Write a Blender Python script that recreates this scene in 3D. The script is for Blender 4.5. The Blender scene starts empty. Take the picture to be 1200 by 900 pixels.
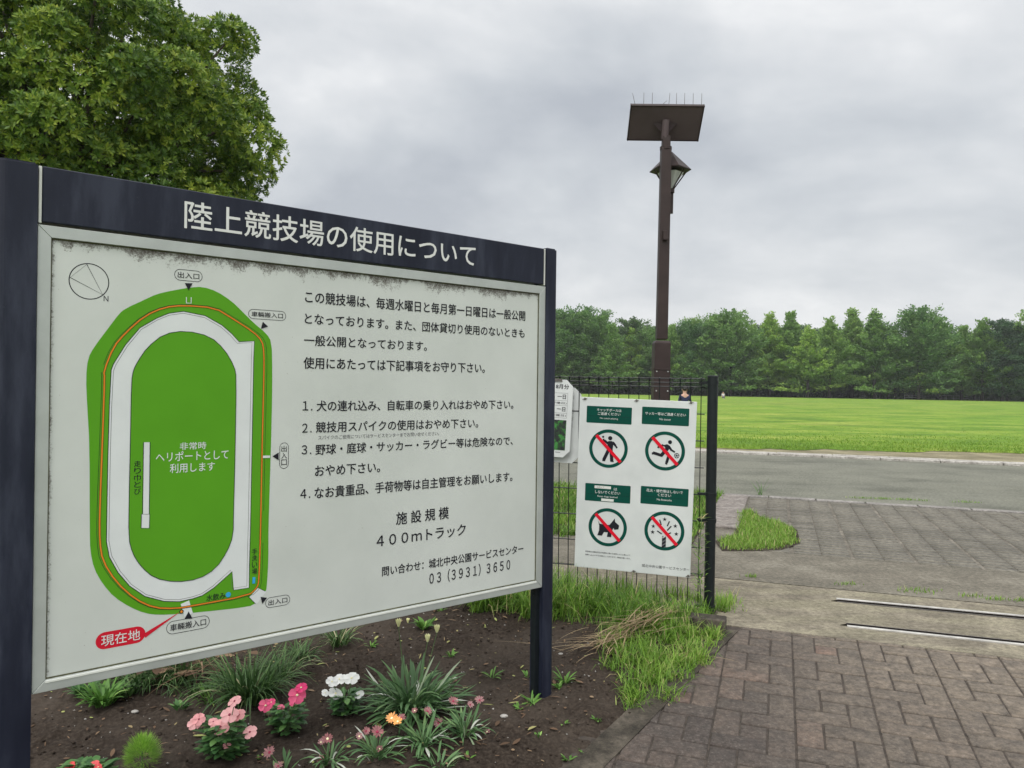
import bpy, bmesh, math, random
import numpy as np
from mathutils import Vector, Matrix
random.seed(7); RNG = np.random.default_rng(11)
sc = bpy.context.scene
COL = sc.collection
R = math.radians

# ------------------------------------------------------------------ camera frame
F_PX, EYE = 901.0, 1.5
ROLL, PITCH = R(0.99), math.asin(2.6/901)
_F = np.array([0, math.cos(PITCH), math.sin(PITCH)])
_U0 = np.array([0, -math.sin(PITCH), math.cos(PITCH)])
_R0 = np.array([1.0, 0, 0])
CR = math.cos(ROLL)*_R0 + math.sin(ROLL)*_U0
CU = math.cos(ROLL)*_U0 - math.sin(ROLL)*_R0
CAMPOS = np.array([0, 0, EYE])
def ray(px, py):
    return CR*(px-600)/F_PX - CU*(py-450)/F_PX + _F
def cam2world(v):                       # (right, down, forward) -> world direction
    return CR*v[0] - CU*v[1] + _F*v[2]

# ------------------------------------------------------------------ ground frame
ANG = R(19.2)
US = np.array([math.sin(ANG), math.cos(ANG)]); VT = np.array([math.cos(ANG), -math.sin(ANG)])
SLOPE = 0.065
def flat(px, py, z=0.0):
    d = ray(px, py); k = (z-EYE)/d[2]; p = CAMPOS + d*k
    return p
P0 = flat(848, 732)[:2]
def gz(x, y):
    s = (x-P0[0])*US[0] + (y-P0[1])*US[1]
    return np.maximum(-0.30, SLOPE*np.minimum(0, s))
def ground(px, py):
    p = flat(px, py)
    for _ in range(30):
        p = flat(px, py, float(gz(p[0], p[1])))
    return p
def st(s, t, z=0.0):
    p = P0 + US*s + VT*t
    return (p[0], p[1], z)
def to_st(p):
    d = np.array(p[:2])-P0
    return float(d@US), float(d@VT)

# ------------------------------------------------------------------ helpers
def tag(o, label=None, cat=None, group=None, kind=None):
    if label: o['label'] = label
    if cat: o['category'] = cat
    if group: o['group'] = group
    if kind: o['kind'] = kind
    return o
def link(o, parent=None):
    COL.objects.link(o)
    if parent is not None: o.parent = parent
    return o
def empty(name, loc=(0,0,0), rz=0.0, parent=None):
    o = bpy.data.objects.new(name, None); o.location = loc; o.rotation_euler = (0,0,rz)
    o.empty_display_size = 0.1
    return link(o, parent)
def from_bm(name, bm, mats, parent=None, smooth=False, loc=None):
    me = bpy.data.meshes.new(name); bm.to_mesh(me); bm.free()
    for m in (mats if isinstance(mats, (list, tuple)) else [mats]): me.materials.append(m)
    if smooth:
        for p in me.polygons: p.use_smooth = True
    o = bpy.data.objects.new(name, me)
    if loc is not None: o.location = loc
    return link(o, parent)
def np_mesh(name, V, Q, mats, parent=None, tint=None, midx=None, smooth=False, nv=4, loc=None):
    """V (n,3); Q (m,nv) faces; tint per face float attribute"""
    V = np.asarray(V, dtype=np.float32); Q = np.asarray(Q, dtype=np.int32)
    me = bpy.data.meshes.new(name)
    me.vertices.add(len(V)); me.vertices.foreach_set('co', V.ravel())
    me.loops.add(Q.size); me.loops.foreach_set('vertex_index', Q.ravel())
    me.polygons.add(len(Q))
    me.polygons.foreach_set('loop_start', np.arange(0, Q.size, nv, dtype=np.int32))
    if midx is not None: me.polygons.foreach_set('material_index', np.asarray(midx, dtype=np.int32))
    if smooth: me.polygons.foreach_set('use_smooth', np.ones(len(Q), dtype=bool))
    for m in (mats if isinstance(mats, (list, tuple)) else [mats]): me.materials.append(m)
    if tint is not None:
        a = me.attributes.new('tint', 'FLOAT', 'FACE'); a.data.foreach_set('value', np.asarray(tint, dtype=np.float32))
    me.update(calc_edges=True)
    o = bpy.data.objects.new(name, me)
    if loc is not None: o.location = loc
    return link(o, parent)
def bm_box(bm, c, size, rot=None, mi=0):
    M = Matrix.Translation(Vector(c)) @ (rot if rot is not None else Matrix.Identity(4)) @ Matrix.Diagonal((size[0], size[1], size[2], 1))
    r = bmesh.ops.create_cube(bm, size=1.0, matrix=M)
    for v in r['verts']:
        for f in v.link_faces: f.material_index = mi
    return r['verts']
def bm_tube(bm, a, b, r0, r1=None, seg=10, mi=0, caps=True):
    a, b = Vector(a), Vector(b); r1 = r0 if r1 is None else r1
    d = b-a; L = d.length
    if L < 1e-6: return
    q = Vector((0,0,1)).rotation_difference(d.normalized()).to_matrix().to_4x4()
    M = Matrix.Translation((a+b)/2) @ q
    r = bmesh.ops.create_cone(bm, cap_ends=caps, segments=seg, radius1=r0, radius2=r1, depth=L, matrix=M)
    for v in r['verts']:
        for f in v.link_faces: f.material_index = mi
def bm_prism(bm, pts, z0, z1, mi=0):
    """extrude xy outline between z0 and z1"""
    lo = [bm.verts.new((p[0], p[1], z0)) for p in pts]; hi = [bm.verts.new((p[0], p[1], z1)) for p in pts]
    n = len(pts)
    fs = [bm.faces.new(lo[::-1]), bm.faces.new(hi)]
    for i in range(n): fs.append(bm.faces.new((lo[i], lo[(i+1) % n], hi[(i+1) % n], hi[i])))
    for f in fs: f.material_index = mi
    bmesh.ops.recalc_face_normals(bm, faces=fs)
    return fs
def bevel(bm, w, seg=2):
    bmesh.ops.bevel(bm, geom=bm.edges[:], offset=w, segments=seg, affect='EDGES', profile=0.6)

# numpy value noise
_T = RNG.random((256, 256))
def vnoise(x, y):
    xi = np.floor(x).astype(int); yi = np.floor(y).astype(int); fx = x-xi; fy = y-yi
    fx = fx*fx*(3-2*fx); fy = fy*fy*(3-2*fy)
    g = lambda a, b: _T[a % 256, b % 256]
    return (g(xi,yi)*(1-fx)+g(xi+1,yi)*fx)*(1-fy)+(g(xi,yi+1)*(1-fx)+g(xi+1,yi+1)*fx)*fy
def fbm(x, y, o=4):
    s = 0; a = 1; n = 0
    for i in range(o):
        s = s + a*vnoise(x*2**i+17.3*i, y*2**i+5.1*i); n += a; a *= 0.5
    return s/n

# ------------------------------------------------------------------ materials
def new_mat(name):
    m = bpy.data.materials.new(name); m.use_nodes = True
    nt = m.node_tree; nt.nodes.clear()
    out = nt.nodes.new('ShaderNodeOutputMaterial'); b = nt.nodes.new('ShaderNodeBsdfPrincipled')
    nt.links.new(b.outputs[0], out.inputs[0])
    return m, nt, b, out
def c4(c): return (c[0], c[1], c[2], 1)
def ramp(nt, fac, stops):
    r = nt.nodes.new('ShaderNodeValToRGB'); e = r.color_ramp.elements
    while len(e) > 1: e.remove(e[0])
    e[0].position = stops[0][0]; e[0].color = c4(stops[0][1])
    for p, c in stops[1:]:
        x = e.new(p); x.color = c4(c)
    nt.links.new(fac, r.inputs[0]); return r.outputs[0]
def noise(nt, scale, detail=4, rough=0.55, coord='Object', vec=None, dist=0.0, sc3=None):
    n = nt.nodes.new('ShaderNodeTexNoise'); n.inputs['Scale'].default_value = scale
    n.inputs['Detail'].default_value = detail; n.inputs['Roughness'].default_value = rough
    n.inputs['Distortion'].default_value = dist
    if vec is None:
        t = nt.nodes.new('ShaderNodeTexCoord'); vec = t.outputs[coord]
    if sc3 is not None:
        mp = nt.nodes.new('ShaderNodeMapping'); mp.inputs['Scale'].default_value = sc3
        nt.links.new(vec, mp.inputs[0]); vec = mp.outputs[0]
    nt.links.new(vec, n.inputs['Vector']); return n.outputs[0]
def mixc(nt, fac, a, b, mode='MIX'):
    m = nt.nodes.new('ShaderNodeMix'); m.data_type = 'RGBA'; m.blend_type = mode
    for s, v in ((m.inputs[0], fac), (m.inputs[6], a), (m.inputs[7], b)):
        if isinstance(v, (int, float)): s.default_value = v
        elif isinstance(v, tuple): s.default_value = c4(v)
        else: nt.links.new(v, s)
    return m.outputs[2]
def math_n(nt, op, a, b=None, clamp=False):
    m = nt.nodes.new('ShaderNodeMath'); m.operation = op; m.use_clamp = clamp
    for s, v in ((m.inputs[0], a), (m.inputs[1], b)):
        if v is None: continue
        if isinstance(v, (int, float)): s.default_value = v
        else: nt.links.new(v, s)
    return m.outputs[0]
def bump(nt, b, h, strength=0.3, dist=0.01):
    n = nt.nodes.new('ShaderNodeBump'); n.inputs['Strength'].default_value = strength; n.inputs['Distance'].default_value = dist
    nt.links.new(h, n.inputs['Height']); nt.links.new(n.outputs[0], b.inputs['Normal'])
def simple(name, col, rough=0.6, var=0.12, scale=8, metal=0.0, bmp=0.0, bscale=60, spec=0.5):
    m, nt, b, _ = new_mat(name)
    n = noise(nt, scale, 5)
    lo = tuple(max(0, c*(1-var)) for c in col); hi = tuple(min(1, c*(1+var)) for c in col)
    nt.links.new(ramp(nt, n, [(0.3, lo), (0.7, hi)]), b.inputs['Base Color'])
    b.inputs['Roughness'].default_value = rough; b.inputs['Metallic'].default_value = metal
    b.inputs['Specular IOR Level'].default_value = spec
    if bmp: bump(nt, b, noise(nt, bscale, 5), bmp, 0.004)
    return m
def leafmat(name, stops, trans=0.35, rough=0.5, spec=0.3):
    """foliage: tint attribute through a ramp, some light passing through"""
    m, nt, b, out = new_mat(name)
    a = nt.nodes.new('ShaderNodeAttribute'); a.attribute_name = 'tint'
    c = ramp(nt, a.outputs['Fac'], stops)
    nt.links.new(c, b.inputs['Base Color']); b.inputs['Roughness'].default_value = rough
    b.inputs['Specular IOR Level'].default_value = spec
    t = nt.nodes.new('ShaderNodeBsdfTranslucent'); nt.links.new(c, t.inputs[0])
    mx = nt.nodes.new('ShaderNodeMixShader'); mx.inputs[0].default_value = trans
    nt.links.new(b.outputs[0], mx.inputs[1]); nt.links.new(t.outputs[0], mx.inputs[2]); nt.links.new(mx.outputs[0], out.inputs[0])
    return m

M = {}
# navy weathered paint
def navy():
    m, nt, b, _ = new_mat('navy_paint')
    n1 = noise(nt, 5, 7, 0.65, sc3=(1.5, 1.5, .3)); n2 = noise(nt, 160, 3, 0.7)
    c = ramp(nt, n1, [(0.36, (.009, .011, .022)), (0.5, (.014, .017, .031)), (0.64, (.030, .035, .055))])
    c = mixc(nt, ramp(nt, n2, [(0.66, (0,0,0)), (0.78, (.5,.5,.5))]), c, (.075, .082, .11))
    nt.links.new(c, b.inputs['Base Color'])
    nt.links.new(ramp(nt, n1, [(0.3, (.38,)*3), (0.8, (.6,)*3)]), b.inputs['Roughness'])
    bump(nt, b, noise(nt, 400, 2), 0.12, 0.001)
    return m
M['navy'] = navy(); M['navy'].node_tree.nodes['Principled BSDF'].inputs['Specular IOR Level'].default_value = .22
def alu():
    m, nt, b, _ = new_mat('anodised_aluminium')
    n = noise(nt, 6, 6, .6); n2 = noise(nt, 90, 3, .6, sc3=(1, 1, 1))
    c = ramp(nt, n, [(0.3, (.36, .385, .37)), (0.7, (.44, .47, .455))])
    c = mixc(nt, ramp(nt, n2, [(.68, (0,)*3), (.80, (.35,)*3)]), c, (.25, .25, .23))
    nt.links.new(c, b.inputs['Base Color']); b.inputs['Metallic'].default_value = 0.35; b.inputs['Roughness'].default_value = .45
    return m
M['alu'] = alu()
M['moss_seal'] = simple('mossy_seal', (.075, .075, .035), .8, .5, 40)
M['trim'] = simple('pale_edge_strip', (.62, .64, .60), .4, .1)
M['ink'] = simple('black_ink', (.016, .016, .022), .5, .1, spec=.12)
M['white_ink'] = simple('white_letter', (.60, .61, .60), .5, .05)
M['map_green'] = simple('map_green_ink', (.085, .29, .014), .45, .05, 4, spec=.12)
M['map_orange'] = simple('map_orange_ink', (.62, .20, .02), .5, .05, spec=.12)
M['map_red'] = simple('map_red_ink', (.52, .012, .03), .45, .05, spec=.12)
M['map_blue'] = simple('map_blue_ink', (.04, .33, .62), .45, .05, spec=.12)
M['map_white'] = simple('map_white_ink', (.60, .63, .635), .45, .04, spec=.12)
M['grey_ink'] = simple('grey_ink', (.12, .12, .13), .5, .05, spec=.12)
M['dark_green'] = simple('dark_green_ink', (.004, .060, .044), .4, .08, spec=.12)
M['sticker'] = simple('worn_white_sticker', (.62, .63, .6), .6, .1, 60)
M['sign_red'] = simple('sign_red_ink', (.62, .010, .028), .4, .05, spec=.12)
M['black_paint'] = simple('black_green_paint', (.007, .010, .012), .38, .3, 30, spec=.3)
M['brown_paint'] = simple('brown_paint', (.032, .021, .020), .5, .2, 6, spec=.25)
M['steel'] = simple('galvanised_steel', (.42, .43, .43), .4, .2, 40, metal=.7)
M['bolt'] = simple('dull_bolt', (.13, .12, .11), .5, .3, 90, metal=.5)
M['rail_steel'] = simple('worn_rail_steel', (.42, .41, .385), .45, .3, 9, metal=.3)
M['rail_dark'] = simple('rail_slot', (.012, .010, .009), .95, .2, spec=0.0)
M['glass'] = simple('lantern_glass', (.55, .58, .56), .25, .05)
M['solar_back'] = simple('solar_panel_back', (.105, .080, .086), .6, .12, 3, spec=.2)
M['bark'] = simple('bark', (.07, .055, .04), .9, .4, 14, bmp=.6, bscale=30)
M['far_bark'] = simple('far_bark', (.028, .024, .02), .9, .3, 1)

def panel_mat():
    """white sign board with grime creeping in from the top and left edges (local x, z in metres)"""
    m, nt, b, _ = new_mat('weathered_white_board')
    tc = nt.nodes.new('ShaderNodeTexCoord'); sp = nt.nodes.new('ShaderNodeSeparateXYZ'); nt.links.new(tc.outputs['Object'], sp.inputs[0])
    base = ramp(nt, noise(nt, 2.2, 5, .6), [(.3, (.47, .50, .475)), (.7, (.545, .575, .55))])
    # distance from top edge (z = 0 at the frame top) and left edge (x = 0)
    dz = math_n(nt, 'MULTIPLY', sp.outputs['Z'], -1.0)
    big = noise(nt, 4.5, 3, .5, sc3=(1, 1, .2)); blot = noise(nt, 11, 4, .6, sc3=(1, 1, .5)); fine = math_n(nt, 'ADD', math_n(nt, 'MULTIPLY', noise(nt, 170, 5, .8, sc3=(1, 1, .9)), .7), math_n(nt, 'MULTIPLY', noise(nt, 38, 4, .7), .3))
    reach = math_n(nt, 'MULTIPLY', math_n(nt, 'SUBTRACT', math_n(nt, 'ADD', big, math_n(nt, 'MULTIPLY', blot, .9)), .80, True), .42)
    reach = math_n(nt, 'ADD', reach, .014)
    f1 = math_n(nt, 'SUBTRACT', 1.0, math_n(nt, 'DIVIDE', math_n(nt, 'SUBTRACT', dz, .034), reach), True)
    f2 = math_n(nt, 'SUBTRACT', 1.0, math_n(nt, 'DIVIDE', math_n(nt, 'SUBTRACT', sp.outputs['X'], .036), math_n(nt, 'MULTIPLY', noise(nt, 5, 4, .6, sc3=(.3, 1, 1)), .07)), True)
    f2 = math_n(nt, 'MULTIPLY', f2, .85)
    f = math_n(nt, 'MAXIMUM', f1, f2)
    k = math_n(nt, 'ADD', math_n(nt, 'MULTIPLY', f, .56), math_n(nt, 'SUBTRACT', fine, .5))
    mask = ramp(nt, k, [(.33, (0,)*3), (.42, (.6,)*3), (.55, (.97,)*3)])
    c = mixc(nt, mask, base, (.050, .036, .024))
    # scattered specks
    sp2 = noise(nt, 120, 2, .5)
    c = mixc(nt, ramp(nt, sp2, [(.765, (0,)*3), (.80, (.7,)*3)]), c, (.16, .14, .11))
    nt.links.new(c, b.inputs['Base Color']); b.inputs['Roughness'].default_value = .42
    return m
M['panel'] = panel_mat()
def notice_mat():
    m, nt, b, _ = new_mat('notice_white_board')
    c = ramp(nt, noise(nt, 5, 5), [(.3, (.53, .555, .555)), (.7, (.61, .635, .63))])
    c = mixc(nt, ramp(nt, noise(nt, 130, 2), [(.72, (0,)*3), (.78, (.6,)*3)]), c, (.25, .24, .22))
    nt.links.new(c, b.inputs['Base Color']); b.inputs['Roughness'].default_value = .4
    return m
M['notice'] = notice_mat()
M['photo_print'] = (lambda: (lambda r: (r[1].links.new(ramp(r[1], noise(r[1], 26, 3), [(.38, (.012,.012,.018)), (.5, (.02,.05,.02)), (.56, (.03,.16,.03)), (.68, (.05,.22,.05))]), r[2].inputs['Base Color']), r[0])[1])(new_mat('schedule_print')))()

def soil_mat():
    m, nt, b, _ = new_mat('garden_soil')
    n1 = noise(nt, 3, 6, .6, 'Generated'); n1 = noise(nt, 1.7, 6, .6); n2 = noise(nt, 55, 6, .7); n3 = noise(nt, 190, 2, .5)
    c = ramp(nt, n2, [(.3, (.012, .008, .006)), (.5, (.028, .021, .016)), (.7, (.060, .047, .037))])
    c = mixc(nt, ramp(nt, n1, [(.4, (0,)*3), (.65, (.75,)*3)]), c, mixc(nt, n2, (.036, .028, .022), (.085, .069, .055)))
    c = mixc(nt, ramp(nt, n3, [(.74, (0,)*3), (.80, (.8,)*3)]), c, (.26, .22, .18))
    nt.links.new(c, b.inputs['Base Color']); b.inputs['Roughness'].default_value = .95; b.inputs['Specular IOR Level'].default_value = .15
    bump(nt, b, n2, .55, .008)
    return m
M['soil'] = soil_mat()
def surf(name, cols, scale=6, fine=120, fcol=None, rough=.85, bmp=.3, streak=None, spot=(.68, .74), coord='Object', fmix=.5):
    m, nt, b, _ = new_mat(name)
    n1 = noise(nt, scale, 6, .6, coord); n2 = noise(nt, fine, 4, .7, coord)
    c = ramp(nt, n1, [(.37, cols[0]), (.5, cols[1]), (.63, cols[2])])
    if streak is not None:
        ns = noise(nt, streak[0], 5, .6, coord, sc3=streak[1])
        c = mixc(nt, ramp(nt, ns, [(.42, (0,)*3), (.66, (streak[3],)*3)]), c, streak[2])
    c = mixc(nt, ramp(nt, n2, [(.35, (0,)*3), (.65, (fmix,)*3)]), c, mixc(nt, .5, c, tuple(x*1.5 for x in cols[2])))
    if fcol is not None: c = mixc(nt, ramp(nt, noise(nt, fine*.7, 3, .6, coord), [(spot[0], (0,)*3), (spot[1], (.8,)*3)]), c, fcol)
    c = mixc(nt, 1.0, c, ramp(nt, noise(nt, 26, 9, .82, coord), [(.36, (.52,)*3), (.5, (.98,)*3), (.64, (1.5,)*3)]), 'MULTIPLY')
    nt.links.new(c, b.inputs['Base Color']); b.inputs['Roughness'].default_value = rough; b.inputs['Specular IOR Level'].default_value = .3
    bump(nt, b, n2, bmp, .006)
    return m
M['apron'] = surf('worn_concrete', ((.095,.082,.062), (.15,.132,.10), (.225,.20,.15)), 3.0, 110, (.06,.052,.04), bmp=.7, streak=(2.0, (.5,1.8,1), (.215,.20,.135), .7), spot=(.60,.70), fmix=.22)
M['apron_rough'] = surf('rough_old_concrete', ((.080,.073,.057), (.112,.102,.080), (.165,.152,.122)), 2.2, 80, (.075,.068,.06), bmp=.7, streak=(1.5, (.4,2.5,1), (.12,.105,.082), .6))
M['road'] = surf('worn_asphalt_road', ((.072,.074,.058), (.118,.120,.095), (.150,.151,.120)), .7, 60, (.05,.055,.042), bmp=.5, streak=(1.1, (.35,2.5,1), (.138,.14,.115), .6), spot=(.60,.70))
M['kerb'] = surf('kerb_concrete', ((.21,.195,.175), (.29,.275,.25), (.38,.365,.335)), 5, 90, (.08,.08,.06), bmp=.4)
M['kerb_mossy'] = surf('mossy_concrete', ((.020,.017,.012), (.04,.034,.026), (.075,.064,.05)), 7, 90, (.03,.03,.02), bmp=.5)
M['kerb_dull'] = surf('dull_kerb', ((.12,.115,.105), (.17,.16,.15), (.27,.255,.24)), 2.2, 90, (.08,.08,.06), bmp=.4)
M['pebble'] = surf('pebbly_concrete', ((.12,.105,.095), (.165,.147,.132), (.22,.20,.185)), 8, 45, (.09,.08,.07), bmp=.9)
M['dirt'] = surf('packed_dirt', ((.11,.098,.055), (.16,.142,.085), (.22,.195,.12)), 1.3, 50, (.09,.12,.03), bmp=.6)
M['base_ground'] = surf('park_ground', ((.07,.11,.03), (.1,.15,.035), (.13,.18,.05)), .5, 20, (.08,.07,.05), bmp=.3)
M['far_ground'] = surf('dark_soil_grass', ((.028,.05,.016), (.045,.07,.02), (.075,.085,.035)), .06, 1.0, (.12,.10,.07), bmp=.2, spot=(.66,.72))  # dark soil and dark grass colour of the strip under the far trees
M['dusty_joint'] = surf('dusty_joint', ((.065,.058,.046), (.10,.09,.072), (.17,.154,.128)), 2.5, 60, None, bmp=.5)
def lawn_mat():
    m, nt, b, _ = new_mat('lawn')
    big = noise(nt, .05, 5, .65, sc3=(1, 1.6, 1)); mid = noise(nt, .28, 8, .72, sc3=(.8, 1.3, 1)); fine = noise(nt, 3.5, 8, .88)
    c = ramp(nt, mid, [(.38, (.075,.14,.02)), (.46, (.13,.215,.03)), (.53, (.21,.285,.04)), (.62, (.31,.34,.08))])
    c = mixc(nt, ramp(nt, big, [(.35, (0,)*3), (.62, (.55,)*3)]), c, (.12,.25,.022))
    c = mixc(nt, ramp(nt, fine, [(.42, (.62,)*3), (.53, (0,)*3)]), c, (.06,.115,.014))
    c = mixc(nt, ramp(nt, noise(nt, .11, 7, .7, sc3=(.7, 1.5, 1)), [(.57, (0,)*3), (.66, (.5,)*3)]), c, (.20,.19,.06))
    nt.links.new(c, b.inputs['Base Color']); b.inputs['Roughness'].default_value = .9; b.inputs['Specular IOR Level'].default_value = .15
    bump(nt, b, fine, .6, .05)
    return m
M['lawn'] = lawn_mat()
def brick_mat():
    m, nt, b, _ = new_mat('paving_brick')
    a = nt.nodes.new('ShaderNodeAttribute'); a.attribute_name = 'tint'
    c = ramp(nt, a.outputs['Fac'], [(0, (.045,.036,.032)), (.4, (.066,.052,.044)), (.75, (.093,.070,.057)), (.93, (.130,.078,.061)), (1, (.140,.072,.056))])
    # dust brushed over the drier part of the paving
    n1 = noise(nt, 1.1, 6, .6); n2 = noise(nt, 75, 6, .75); n3 = noise(nt, 14, 5, .7)
    sp = nt.nodes.new('ShaderNodeSeparateXYZ'); tc = nt.nodes.new('ShaderNodeTexCoord'); nt.links.new(tc.outputs['Object'], sp.inputs[0])
    dx = math_n(nt, 'MULTIPLY', math_n(nt, 'SUBTRACT', sp.outputs['X'], .8), .55)
    k = math_n(nt, 'ADD', math_n(nt, 'MULTIPLY', dx, .8, True), math_n(nt, 'SUBTRACT', n1, .5))
    c = mixc(nt, ramp(nt, k, [(.05, (0,)*3), (.75, (.80,)*3)]), c, (.18,.150,.115))
    c = mixc(nt, ramp(nt, n3, [(.35, (.55,)*3), (.6, (0,)*3)]), c, (.045,.040,.036))
    c = mixc(nt, ramp(nt, n2, [(.5, (0,)*3), (.72, (.45,)*3)]), c, (.20,.175,.155))
    c = mixc(nt, 1.0, c, ramp(nt, noise(nt, 34, 9, .82), [(.36, (.55,)*3), (.5, (1.0,)*3), (.64, (1.5,)*3)]), 'MULTIPLY')
    nt.links.new(c, b.inputs['Base Color']); b.inputs['Roughness'].default_value = .8; b.inputs['Specular IOR Level'].default_value = .35
    bump(nt, b, n2, .8, .005)
    return m
M['brick'] = brick_mat()
M['joint'] = simple('sandy_joint', (.044, .035, .028), .95, .5, 30)
def sett_mat():
    m, nt, b, _ = new_mat('sett_stone')
    a = nt.nodes.new('ShaderNodeAttribute'); a.attribute_name = 'tint'
    c = ramp(nt, a.outputs['Fac'], [(0, (.076,.070,.055)), (.5, (.106,.098,.078)), (1, (.145,.134,.108))])
    c = mixc(nt, ramp(nt, noise(nt, 1.4, 5), [(.38, (0,)*3), (.62, (.8,)*3)]), c, (.165,.152,.122))
    n = noise(nt, 60, 5, .75); c = mixc(nt, ramp(nt, n, [(.35, (.55,)*3), (.6, (0,)*3)]), c, (.07,.065,.055))
    c = mixc(nt, 1.0, c, ramp(nt, noise(nt, 22, 9, .82), [(.36, (.5,)*3), (.5, (1.05,)*3), (.64, (1.7,)*3)]), 'MULTIPLY')
    nt.links.new(c, b.inputs['Base Color']); b.inputs['Roughness'].default_value = .85; bump(nt, b, n, .8, .006)
    return m
M['sett'] = sett_mat()
M['leaf_big'] = leafmat('evergreen_leaf', [(0, (.036,.082,.016)), (.32, (.086,.165,.024)), (.58, (.19,.285,.036)), (1, (.42,.48,.068))], .38, .45, .3)
def vary(m):
    nt = m.node_tree; r_ = [n for n in nt.nodes if n.type == 'VALTORGB'][0]; src = r_.outputs[0]; dst = [l.to_socket for l in src.links]
    oi = nt.nodes.new('ShaderNodeObjectInfo'); c = mixc(nt, 1.0, src, ramp(nt, oi.outputs['Random'], [(0, (.62,.70,.72)), (.35, (.95,.95,.9)), (.7, (1.12,1.05,.95)), (1, (1.35,1.22,.95))]), 'MULTIPLY')
    for d in dst: nt.links.new(c, d)
    return m
M['leaf_far_a'] = leafmat('bright_tree_foliage', [(0, (.095,.195,.055)), (.5, (.175,.32,.078)), (1, (.30,.46,.115))], .35, .6)
M['leaf_far_b'] = leafmat('mid_tree_foliage', [(0, (.07,.158,.058)), (.5, (.13,.255,.080)), (1, (.22,.365,.11))], .35, .6)
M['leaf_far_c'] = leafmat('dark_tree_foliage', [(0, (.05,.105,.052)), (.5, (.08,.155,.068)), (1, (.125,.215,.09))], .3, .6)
for k_ in 'abc': vary(M['leaf_far_'+k_])
M['grass'] = leafmat('grass_blade', [(0, (.045,.105,.016)), (.45, (.11,.225,.028)), (.85, (.22,.38,.05)), (1, (.46,.40,.20))], .35, .5)
M['straw'] = leafmat('dry_straw', [(0, (.13,.09,.05)), (.5, (.26,.19,.11)), (1, (.42,.33,.20))], .1, .7)
M['lawn_blade'] = leafmat('lawn_blade', [(0, (.10,.20,.028)), (.5, (.19,.32,.042)), (1, (.33,.41,.085))], .45, .6)
M['strap'] = leafmat('strap_leaf', [(0, (.030,.070,.022)), (.5, (.062,.13,.038)), (.85, (.12,.21,.065)), (1, (.42,.40,.24))], .2, .45)
M['gaz'] = leafmat('silvery_leaf', [(0, (.035,.085,.032)), (.55, (.08,.165,.06)), (.88, (.16,.26,.10)), (1, (.50,.53,.46))], .15, .5)
M['vleaf'] = leafmat('glossy_oval_leaf', [(0, (.030,.085,.030)), (.6, (.07,.17,.05)), (1, (.16,.31,.09))], .2, .35)
M['weed'] = leafmat('weed_leaf', [(0, (.06,.15,.03)), (.6, (.13,.28,.05)), (1, (.28,.46,.12))], .3, .5)
M['kochia'] = leafmat('feathery_lime_foliage', [(0, (.14,.30,.035)), (.5, (.25,.47,.06)), (1, (.40,.62,.11))], .35, .6)
M['petal_pink'] = simple('salmon_petal', (.80, .36, .37), .6, .12, 60)
M['petal_magenta'] = simple('magenta_petal', (.72, .018, .16), .55, .15, 60)
M['petal_white'] = simple('white_petal', (.80, .82, .80), .6, .04, 60)
M['petal_red'] = simple('red_petal', (.68, .012, .02), .55, .15, 60)
M['petal_cream'] = simple('cream_petal', (.86, .86, .50), .6, .1, 60)
M['petal_orange'] = simple('orange_petal', (.80, .33, .02), .6, .15, 60)
M['petal_dusk'] = simple('wilted_pink_petal', (.25, .085, .09), .7, .3, 60)
for k_ in ('pink', 'magenta', 'white', 'red', 'cream', 'orange', 'dusk'):
    m_ = M['petal_'+k_]; nt_ = m_.node_tree; b_ = nt_.nodes['Principled BSDF']; o_ = [n for n in nt_.nodes if n.type == 'OUTPUT_MATERIAL'][0]
    col_ = b_.inputs['Base Color'].links[0].from_socket
    oi_ = nt_.nodes.new('ShaderNodeObjectInfo'); col_ = mixc(nt_, math_n(nt_, 'MULTIPLY', oi_.outputs['Random'], .35), col_, mixc(nt_, .5, col_, (.85, .80, .78)))
    nt_.links.new(col_, b_.inputs['Base Color'])
    t_ = nt_.nodes.new('ShaderNodeBsdfTranslucent'); nt_.links.new(col_, t_.inputs[0]); x_ = nt_.nodes.new('ShaderNodeMixShader'); x_.inputs[0].default_value = .18
    nt_.links.new(b_.outputs[0], x_.inputs[1]); nt_.links.new(t_.outputs[0], x_.inputs[2]); nt_.links.new(x_.outputs[0], o_.inputs[0])
M['eye_dark'] = simple('dark_flower_eye', (.25, .01, .05), .6, .1)
M['eye_pale'] = simple('pale_flower_eye', (.8, .75, .45), .6, .1)
M['stem'] = simple('green_stem', (.07, .13, .04), .6, .2)
M['dead_leaf'] = leafmat('fallen_leaf', [(0, (.06,.035,.02)), (.5, (.14,.085,.05)), (.8, (.26,.18,.11)), (1, (.35,.42,.12))], .1, .7)
M['stone'] = simple('pale_stone', (.30, .29, .27), .8, .3, 40, bmp=.5)
M['skin'] = simple('skin', (.45, .27, .20), .6, .05)
M['navy_cloth'] = simple('navy_cloth', (.015, .02, .06), .9, .2, 20)
M['grey_cloth'] = simple('grey_cloth', (.12, .12, .13), .9, .2, 20)
M['pale_cloth'] = simple('pale_cloth', (.55, .55, .55), .9, .1, 20)
M['hair'] = simple('black_hair', (.012, .010, .010), .6, .2, 80)

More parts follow.
